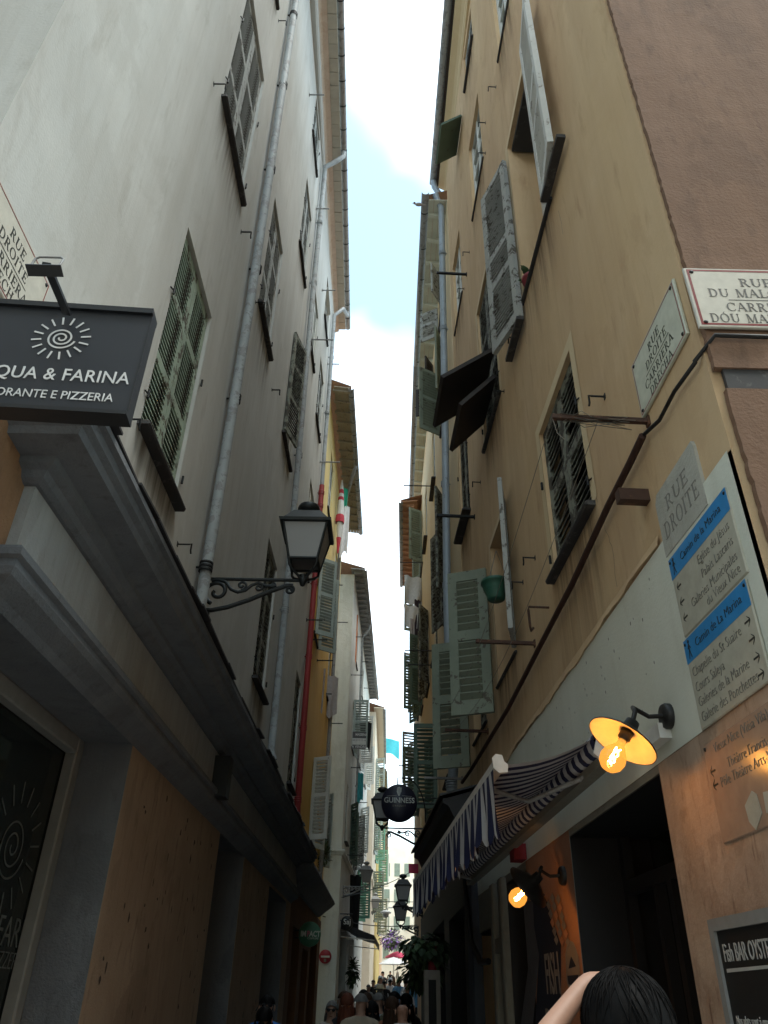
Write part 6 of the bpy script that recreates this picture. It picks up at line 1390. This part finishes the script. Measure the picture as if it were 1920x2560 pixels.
m = MB(Tm(*sc0)); m.lathe([(0, .12), (.10, .10), (.22, .04), (.22, 0), (.12, -.02)], 16); part('cap', m, 'road_white', t); m = MB(Tm(*sc0)); m.lathe([(.12, -.02), (.11, -.12), (0, -.18)], 14); part('dome', m, 'opal_glass', t); part('mount', MB().tube([sc0 + Vector((0, 0, .1)), sc0 + Vector((.1, 0, .2)), sc0 + Vector((WR4.P(34, 0).x - sc0.x, 0, .2))], .02, 6), 'road_white', t)
for i, (a, b) in enumerate(((on_y('T', 540, 1480, 24), WR3.P(30, 5.6, 0)), (on_y('Q', 965, 640, 33), WR4.P(36, 5.5, 0)), (on_y('Q', 620, 765, 23.4), WR3.P(28, 3.7, 0)))):
    m = MB(); m.tube([lerp(a, b, k / 10) + Vector((0, 0, -.12 * math.sin(math.pi * k / 10))) for k in range(11)], .012, 4); single('street_cable', m, 'cable_black', ('black cable slung from the white house corner', 'black cable slung past the far lanterns', 'black cable slung low over the no entry sign')[i], 'cable')
pb = on_y('Q', 1372, 372, 12.9); m = MB(Tm(*pb)); m.bev(-.075, .075, -.05, .0, -.065, .065, .01); single('pink_box', m, 'flag_pink', 'small pink placard hanging from the black canopy', 'placard')
rh = on_y('Q', 1530, 1250, 11.3); m = MB(Tm(rh.x, rh.y, rh.z)); m.lathe([(0, -.26), (.05, -.25), (.055, .12), (.03, .2), (.0, .22)], 14); m.tube([(0, 0, .2), (.06, 0, .28), (.02, 0, .36)], .012, 6); single('red_lamp', m, 'shop_red', 'narrow red glass lamp under the trailing plant', 'lamp')
eb = on_y('Q', 1528, 1530, 10.8); t = thing('easel_board', 'narrow pale easel board by the dark doorway', 'board', (eb.x, eb.y, 0))
m = MB(frame((eb.x, eb.y, 0), (1, .25, 0), (0, 0, 1)))
for x0, x1, y0_, y1_ in ((-.10, -.05, 0, 1.98), (.05, .10, 0, 1.98), (-.05, .05, 1.88, 1.98), (-.05, .05, .4, .5)): m.box(x0, x1, y0_, y1_, -.02, .02)
part('frame', m, 'mural_pale', t); m = MB(frame((eb.x, eb.y, 0), (1, .25, 0), (0, 0, 1))); m.box(-.05, .05, .5, 1.88, -.01, .008); part('slate', m, 'chalk_black', t)
hs_ = WR.P(9.0, 2.35, .05); m = MB(); m.tube([WR.P(9.9, 3.1, .1), WR.P(9.6, 2.7, .12), WR.P(9.2, 2.2, .14), WR.P(8.75, 2.0, .12), WR.P(8.5, 2.0, .08)], .03, 8); single('drain_hose', m, 'black_paint', 'black hose looping across the pale shop frame', 'hose')
bd = on_y('F', 110, 55, 9.9); t = thing('gull', 'tiny bird perched on the gutter of the pale ochre house', 'bird', bd)
m = MB(Tm(*bd)); m.ball((0, 0, .03), .05, 10, 6, (1.6, .8, .8)); m.ball((-.09, 0, .07), .028, 8, 6); m.tube([(.06, 0, .03), (.15, 0, .02)], [.02, .004], 6); m.tube([(-.11, 0, .07), (-.145, 0, .065)], [.008, .002], 5); part('body', m, 'cloth_grey', t)

# ================================================================== PEOPLE
BODY = {}
def skin_mesh(key, V, E, rad, root=0):
    me = bpy.data.meshes.new('tmp'); me.from_pydata(V, E, []); o = bpy.data.objects.new('tmp', me); COL.objects.link(o)
    md = o.modifiers.new('s', 'SKIN'); md.use_smooth_shade = True; sb = o.modifiers.new('b', 'SUBSURF'); sb.levels = 1; sb.render_levels = 1
    for i, r in enumerate(rad):
        sv = me.skin_vertices[0].data[i]; sv.radius = r if isinstance(r, tuple) else (r, r); sv.use_root = (i == root)
    bpy.context.view_layer.update(); dg = bpy.context.evaluated_depsgraph_get(); out_ = bpy.data.meshes.new_from_object(o.evaluated_get(dg)); bpy.data.objects.remove(o); bpy.data.meshes.remove(me)
    out_.name = key; out_.polygons.foreach_set('use_smooth', [True] * len(out_.polygons)); return out_
def body(key, shoulder=.19, hip=.10, chest=.13, belly=.125, arm=None, arm_r=.045, sleeve=True):
    """standing figure 1.72 m tall facing +Y; slots: skin, top, trousers, shoes"""
    J = {}
    V, E, Rr = [], [], []
    def v(n, p, r, to=None):
        J[n] = len(V); V.append(p); Rr.append(r)
        if to: E.append((J[to], J[n]))
    v('pelvis', (0, 0, .95), (.15, .11)); v('waist', (0, 0, 1.08), (belly + .015, belly - .02), 'pelvis'); v('chest', (0, 0, 1.27), (chest + .03, chest - .015), 'waist'); v('up', (0, -.005, 1.425), (.10, .085), 'chest')
    v('neck', (0, -.01, 1.505), .058, 'up'); v('jaw', (0, .015, 1.56), (.066, .07), 'neck'); v('head', (0, .005, 1.63), (.077, .093), 'jaw'); v('crown', (0, -.005, 1.685), (.062, .075), 'head')
    for s, n in ((-1, 'l'), (1, 'r')):
        v(n + 'sh', (s * shoulder, -.01, 1.425), .064, 'up')
        if arm and n in arm: el, wr, ha = arm[n]
        else: el, wr, ha = (s * (shoulder + .05), -.03, 1.13), (s * (shoulder + .05), .06, .90), (s * (shoulder + .045), .09, .81)
        v(n + 'el', el, arm_r, n + 'sh'); v(n + 'wr', wr, arm_r * .68, n + 'el'); v(n + 'ha', ha, (.035, .022), n + 'wr')
        hx = Vector(ha); wv = (Vector(ha) - Vector(wr)).normalized(); sd = wv.orthogonal().normalized()
        for q, (f, l) in enumerate(((-.026, .07), (-.009, .08), (.009, .078), (.026, .062))): v('%sf%d' % (n, q), tuple(hx + sd * f + wv * l), .0095, n + 'ha')
        v(n + 'th', tuple(hx + sd * -.045 + wv * .02), .011, n + 'ha')
        v(n + 'hip', (s * .095, 0, .88), .095, 'pelvis'); v(n + 'kn', (s * .10, .015, .49), .062, n + 'hip'); v(n + 'an', (s * .10, -.01, .09), .042, n + 'kn'); v(n + 'to', (s * .115, .14, .035), (.042, .03), n + 'an')
    me = skin_mesh('person_body', V, E, Rr)
    for p in me.polygons:
        c = p.center; k = 1
        if c.z > 1.495 and abs(c.x) < .1 and abs(c.y) < .14: k = 0
        elif c.z < .07: k = 3
        elif c.z < .98 and abs(c.x) < .21 and not (abs(c.x) > .175): k = 2
        if abs(c.x) > shoulder + (.045 if sleeve else .0) and c.z < 1.42 and (c.z < 1.24 if sleeve else True): k = 0
        if arm and 'l' in arm:
            e_, w_, h_ = (Vector(q) for q in arm['l'])
            for a_, b_ in ((e_, w_), (w_, h_ + (h_ - w_))):
                t_ = max(0, min(1, (c - a_).dot(b_ - a_) / (b_ - a_).length_squared))
                if (c - (a_ + (b_ - a_) * t_)).length < .062: k = 0
            if c.x < -shoulder - .05: k = 0
        p.material_index = k
    return me
def hair_mesh(style, seed=0):
    m = MB(); rg = random.Random(seed)
    def fn(u, v):
        a = u * 2 * math.pi; e = math.pi / 2 - v * (1.45 if style == 'short' else 1.9)
        fr = .5 + .5 * math.sin(a)                               # 1 at the face (+Y)
        e = max(e, -.75 + 1.15 * fr ** 1.2) if style == 'short' else max(e, -1.0 + 1.45 * fr ** 1.1)
        k = 1 + .03 * math.sin(a * 9 + v * 5) + .02 * math.sin(a * 17 + seed)
        return (.089 * k * math.cos(e) * math.cos(a), -.004 + .109 * k * math.cos(e) * math.sin(a), 1.638 + .100 * k * math.sin(e))
    m.grid(fn, 36, 16)
    if style == 'long':
        def f2(u, v):
            a = math.pi + u * math.pi; w_ = .095 + .02 * math.sin(v * 3); k = 1 + .05 * math.sin(a * 11)
            return (w_ * math.cos(a) * k, -.015 + (.112 + .03 * v) * math.sin(a) * k, 1.60 - v * .34 + .015 * math.sin(a * 7))
        m.grid(f2, 24, 10)
    if style == 'bun': m.ball((0, -.10, 1.72), .05, 14, 10)
    if style == 'pony': m.tube([(0, -.09, 1.68), (0, -.16, 1.67), (0, -.18, 1.58), (0, -.16, 1.46)], [.02, .032, .03, .008], 10)
    return m.mesh('hair', fix=False)
HAIR = {}
SKINS = {'m': body('m'), 'w': body('w', .165, .1, .115, .11, arm_r=.038), 'v': body('v', .165, .1, .115, .11, arm_r=.04, sleeve=False), 'h': body('h', .205, .1, .15, .15, arm_r=.052)}
def child(name, me, mat, t, slots=None):
    o = bpy.data.objects.new(name, me); COL.objects.link(o); o.parent = t
    if not me.materials: 
        for _ in (slots or [mat]): me.materials.append(MATS['shirt_grey'])
    for i, mm_ in enumerate(slots or [mat]): o.material_slots[i].link = 'OBJECT'; o.material_slots[i].material = MATS[mm_]
    return o
def person(label, x, y, top, face, b='m', skin='skin_light', shirt='shirt_grey', trousers='trousers_dark', hair='hair_brown', style='short', extra=None, group='people walking in the street', height=1.72):
    z = gz(y); k = min(1.12, max(.72, (top - z) / 1.74)) 
    z = top - 1.74 * k
    if abs(z - gz(y)) < .12: z = gz(y); k = (top - z) / 1.74
    t = thing('person', label, 'person', (x, y, z), group); t.rotation_euler = (0, 0, R(face)); t.scale = (k, k, k)
    del t['org']; ORGS.remove(t)
    child('body', SKINS[b], None, t, [skin, shirt, trousers, 'shirt_black'])
    if style != 'bald':
        key = style
        if key not in HAIR: HAIR[key] = hair_mesh(style)
        child('hair', HAIR[key], hair, t)
    # face and ears
    if 'ear' not in HAIR:
        HAIR['ear'] = MB().ball((0, 0, 0), .03, 8, 6, (.35, .7, 1)).mesh('ear'); HAIR['nose'] = MB().ball((0, 0, 0), .018, 8, 6, (.75, 1.1, 1.4)).mesh('nose'); HAIR['eye'] = MB().ball((0, 0, 0), .011, 8, 6, (1.3, .6, .8)).mesh('eye'); HAIR['mouth'] = MB().ball((0, 0, 0), .02, 8, 6, (1.2, .4, .35)).mesh('mouth')
        HAIR['pack'] = MB().add(*_pack()).mesh('backpack', fix=True); HAIR['brim'] = MB().lathe([(0, .10), (.06, .10), (.10, .085), (.105, .02), (.19, .0), (.19, -.01), (.10, .005)], 24).mesh('hat'); HAIR['cap'] = MB().lathe([(0, .105), (.06, .10), (.098, .06), (.104, .0), (.10, -.01)], 20).mesh('cap')
        HAIR['glasses'] = MB().tube([(-.085, -.03, .01), (-.08, .085, .005), (-.03, .108, 0), (.03, .108, 0), (.08, .085, .005), (.085, -.03, .01)], .005, 5).ball((-.035, .102, -.006), .024, 10, 6, (1, .35, .85)).ball((.035, .102, -.006), .024, 10, 6, (1, .35, .85)).mesh('sunglasses')
    for s in (-1, 1):
        e = child('ear', HAIR['ear'], skin, t); e.location = (s * .083, -.005, 1.615)
        e = child('eye', HAIR['eye'], 'shirt_black', t); e.location = (s * .032, .092, 1.632)
    e = child('nose', HAIR['nose'], skin, t); e.location = (0, .102, 1.60)
    e = child('mouth', HAIR['mouth'], 'shirt_rust', t); e.location = (0, .088, 1.553)
    for ex_ in extra or ():
        if ex_ == 'pack': child('backpack', HAIR['pack'], 'pack_green', t)
        if ex_ == 'hat': e = child('hat', HAIR['brim'], 'hat_straw', t); e.location = (0, 0, 1.655)
        if ex_ == 'cap': e = child('cap', HAIR['cap'], 'shirt_white', t); e.location = (0, 0, 1.655)
        if ex_ == 'glasses': e = child('sunglasses', HAIR['glasses'], 'shirt_black', t); e.location = (0, 0, 1.632)
        if ex_ == 'glasses_up': e = child('sunglasses', HAIR['glasses'], 'shirt_black', t); e.location = (0, -.02, 1.70); e.rotation_euler = (.5, 0, 0)
    return t
def _pack():
    vs, fs = [], []
    n, k = 12, 7
    for j in range(k + 1):
        z = 1.0 + .42 * j / k; f = math.sin(math.pi * (.12 + .8 * j / k)) ** .5
        for i in range(n): a = 2 * math.pi * i / n; vs.append((.145 * f * math.copysign(abs(math.cos(a)) ** .6, math.cos(a)), -.19 + .085 * f * math.copysign(abs(math.sin(a)) ** .6, math.sin(a)), z))
    for j in range(k):
        for i in range(n): fs.append((j * n + i, j * n + (i + 1) % n, (j + 1) * n + (i + 1) % n, (j + 1) * n + i))
    fs.append(tuple(range(n))); fs.append(tuple(range(k * n, k * n + n)))
    return vs, fs
def pp_(k, x, y, Y): p = on_y(k, x, y, Y); return p.x, p.y, p.z
P = person
P('bald man in a white shirt seen from behind', *pp_('Q', 1283, 1452, 10.2), 6, 'h', 'skin_tan', 'shirt_white', style='bald')
P('woman with dark hair and bare shoulders beside the bald man', *pp_('Q', 1195, 1425, 11), -4, 'v', 'skin_tan', 'shirt_rust', hair='hair_brown', style='long')
P('person in an olive top walking left of the bald man', *pp_('Q', 1215, 1385, 12.4), 8, 'm', 'skin_tan', 'shirt_olive', hair='hair_black')
P('grey haired man carrying a dark green backpack', *pp_('Q', 938, 1402, 11.0), 2, 'h', 'skin_light', 'shirt_tan', hair='hair_grey', extra=('pack',))
P('woman with auburn hair in a black sleeveless top', *pp_('Q', 828, 1396, 11.2), -8, 'v', 'skin_light', 'shirt_black', hair='hair_red', style='long')
P('woman in patterned blouse and sunglasses facing the camera', *pp_('Q', 700, 1462, 12), 176, 'w', 'skin_light', 'shirt_pattern', hair='hair_grey', style='long', extra=('glasses',))
P('person with long black hair in a yellow dress', *pp_('Q', 1030, 1462, 11.2), 5, 'w', 'skin_tan', 'shirt_yellow', hair='hair_black', style='long')
P('man in a pale blue shirt behind the backpack', *pp_('Q', 985, 1395, 12.8), 0, 'h', 'skin_light', 'shirt_sky', hair='hair_brown')
P('person in blue left of the auburn haired woman', *pp_('Q', 800, 1382, 12.2), 10, 'm', 'skin_light', 'shirt_blue', hair='hair_brown')
P('grey haired person in the middle of the crowd', *pp_('Q', 1080, 1398, 13.0), 0, 'm', 'skin_light', 'shirt_grey', hair='hair_grey')
P('man in a bright blue shirt by the brown wall', *pp_('L', 570, 1965, 9.6), 12, 'm', 'skin_light', 'shirt_blue', hair='hair_black')
P('woman with black hair and sunglasses on her head by the brown wall', *pp_('L', 548, 2060, 8.8), -6, 'w', 'skin_tan', 'shirt_black', hair='hair_black', style='long', extra=('glasses_up',))
far = [('woman in a straw hat and dark top further down the street', 1098, 1335, 15, 'w', 'shirt_black', 'hair_grey', 'long', ('hat',)), ('person in white with a white cap among the far walkers', 1100, 1262, 20, 'm', 'shirt_white', 'hair_brown', 'short', ('cap',)),
       ('person in a white cap near the white parasol', 1180, 1278, 20, 'w', 'shirt_white', 'hair_black', 'pony', ('cap',)), ('man in a blue shirt far ahead in the middle', 1252, 1280, 19, 'm', 'shirt_sky', 'hair_brown', 'short', ()),
       ('person in white far ahead at the right', 1310, 1290, 19, 'w', 'shirt_white', 'hair_black', 'bun', ()), ('woman in a pale blue dress far ahead at the right', 1365, 1262, 18, 'w', 'shirt_sky', 'hair_grey', 'long', ()),
       ('man in a mid blue shirt at the far right edge', 1395, 1288, 17, 'h', 'shirt_sky', 'hair_grey', 'short', ()), ('person in black behind the straw hat', 1130, 1300, 18, 'm', 'shirt_black', 'hair_black', 'short', ()),
       ('person in dark clothes far ahead at the left', 1040, 1292, 20, 'm', 'shirt_black', 'hair_brown', 'short', ()), ('tall dark haired man far ahead in the crowd', 1118, 1222, 26, 'm', 'shirt_black', 'hair_black', 'short', ()),
       ('person in olive in front of the far blue shirt', 1205, 1262, 22, 'w', 'shirt_olive', 'hair_brown', 'long', ()), ('child sized person in white in front of the pale dress', 1322, 1345, 16, 'w', 'shirt_white', 'hair_brown', 'short', ()),
       ('dark haired woman beside the easel board', 1312, 1400, 12.5, 'w', 'shirt_black', 'hair_black', 'long', ()), ('person in brown under the black awning', 940, 1292, 24, 'm', 'shirt_tan', 'hair_brown', 'short', ()),
       ('person with grey hair just right of the black awning', 1000, 1330, 18, 'w', 'shirt_grey', 'hair_grey', 'short', ()), ('distant person under the white parasol', 1180, 1220, 38, 'm', 'shirt_black', 'hair_black', 'short', ()),
       ('distant person right of the white parasol', 1240, 1225, 36, 'w', 'shirt_white', 'hair_brown', 'long', ()), ('distant walker near the far right wall', 1330, 1225, 30, 'm', 'shirt_grey', 'hair_grey', 'short', ()), ('dark haired walker behind the grey haired person', 960, 1370, 15, 'm', 'shirt_black', 'hair_black', 'short', ())]
for i, (lb_, x, y, Y, b, sh, ha, st, exx) in enumerate(far): P(lb_, *pp_('Q', x, y, Y * 1.6 if y < 1360 else Y), (i * 37) % 30 - 15, b, 'skin_tan' if i % 2 else 'skin_light', sh, hair=ha, style=st, extra=exx)
# woman close by at the right, her left arm raised to her face
def near_woman():
    c = on_y('N', 340, 1835, 1.95); t = thing('person', 'dark haired woman close by at right with one arm raised', 'person', (c.x - .012, c.y, 0)); k = c.z / 1.735; t.scale = (k, k, k); t.rotation_euler = (0, 0, R(-14)); del t['org']; ORGS.remove(t)
    inv = (Tm(c.x - .012, c.y, 0) @ Matrix.Rotation(R(-14), 4, 'Z') @ Matrix.Diagonal((k, k, k, 1))).inverted()
    pa, pb_ = inv @ on_y('Z', 1392, 2552, 1.93), inv @ on_y('Z', 1468, 2452, 1.99)
    me = body('near', .165, .1, .115, .11, arm={'l': (tuple(pa - (pb_ - pa) * .75), tuple(pb_), tuple(pb_ + Vector((.05, .06, .0))))}, arm_r=.030)
    sub = None
    child('body', me, None, t, ['skin_light', 'shirt_black', 'trousers_dark', 'shirt_black'])
    m = MB(); rg = random.Random(3)
    def fn(u, v):
        a = u * 2 * math.pi; e = math.pi / 2 - v * 2.0; fr = .5 + .5 * math.sin(a); e = max(e, -1.1 + 1.5 * fr ** 1.1)
        k = 1
        return (.097 * k * math.cos(e) * math.cos(a), -.010 + .118 * k * math.cos(e) * math.sin(a), 1.628 + .108 * k * math.sin(e))
    m.grid(fn, 96, 24)
    def f2(u, v):
        a = math.pi * .92 + u * math.pi * 1.16; w_ = .100 + .012 * math.sin(v * 3); k = 1 + .004 * math.sin(a * 37)
        return (w_ * math.cos(a) * k, -.02 + (.122 + .03 * v) * math.sin(a) * k, 1.60 - v * .36)
    m.grid(f2, 80, 12)
    for i in range(160):                                          # loose strands over the surface
        a0 = rg.uniform(0, 6.28); tw = rg.uniform(-.5, .5); l0, l1 = rg.uniform(.0, .5), rg.uniform(.9, 1.7); lift = rg.uniform(1.0, 1.035)
        m.tube([(.097 * lift * math.cos(math.pi / 2 - e) * math.cos(a0 + tw * e), -.010 + .118 * lift * math.cos(math.pi / 2 - e) * math.sin(a0 + tw * e), 1.628 + .108 * lift * math.sin(math.pi / 2 - e)) for e in [l0 + (l1 - l0) * q / 6 for q in range(7)]], [.0004, .0012, .0016, .0016, .0016, .0012, .0004], 4)
    child('hair', m.mesh('hair', fix=False), 'hair_black', t)
    for s in (-1, 1):
        e = child('eye', HAIR['eye'], 'shirt_black', t); e.location = (s * .032, .092, 1.632)
    e = child('nose', HAIR['nose'], 'skin_light', t); e.location = (0, .102, 1.60); e = child('mouth', HAIR['mouth'], 'shirt_rust', t); e.location = (0, .088, 1.553)
near_woman()

ORD = ('topmost', 'second from the top', 'third from the top', 'fourth from the top', 'fifth from the top', 'sixth from the top', 'seventh from the top', 'eighth from the top', 'ninth from the top', 'tenth from the top', 'eleventh from the top', 'lowest')
def img_y(o):
    q = Vector(o.location) - CP; return -q.dot(_u) / q.dot(_f)
byl = {}
for o in POLES + HOOKS: byl.setdefault(o['label'], []).append(o)
for lb_, os_ in byl.items():
    if len(os_) > 1:
        for i, o in enumerate(sorted(os_, key=img_y)): o['label'] = lb_ + ', ' + (ORD[i] if i < len(os_) - 1 else 'lowest')
#TAIL
finish_text()
for o in ORGS:
    del o['org']
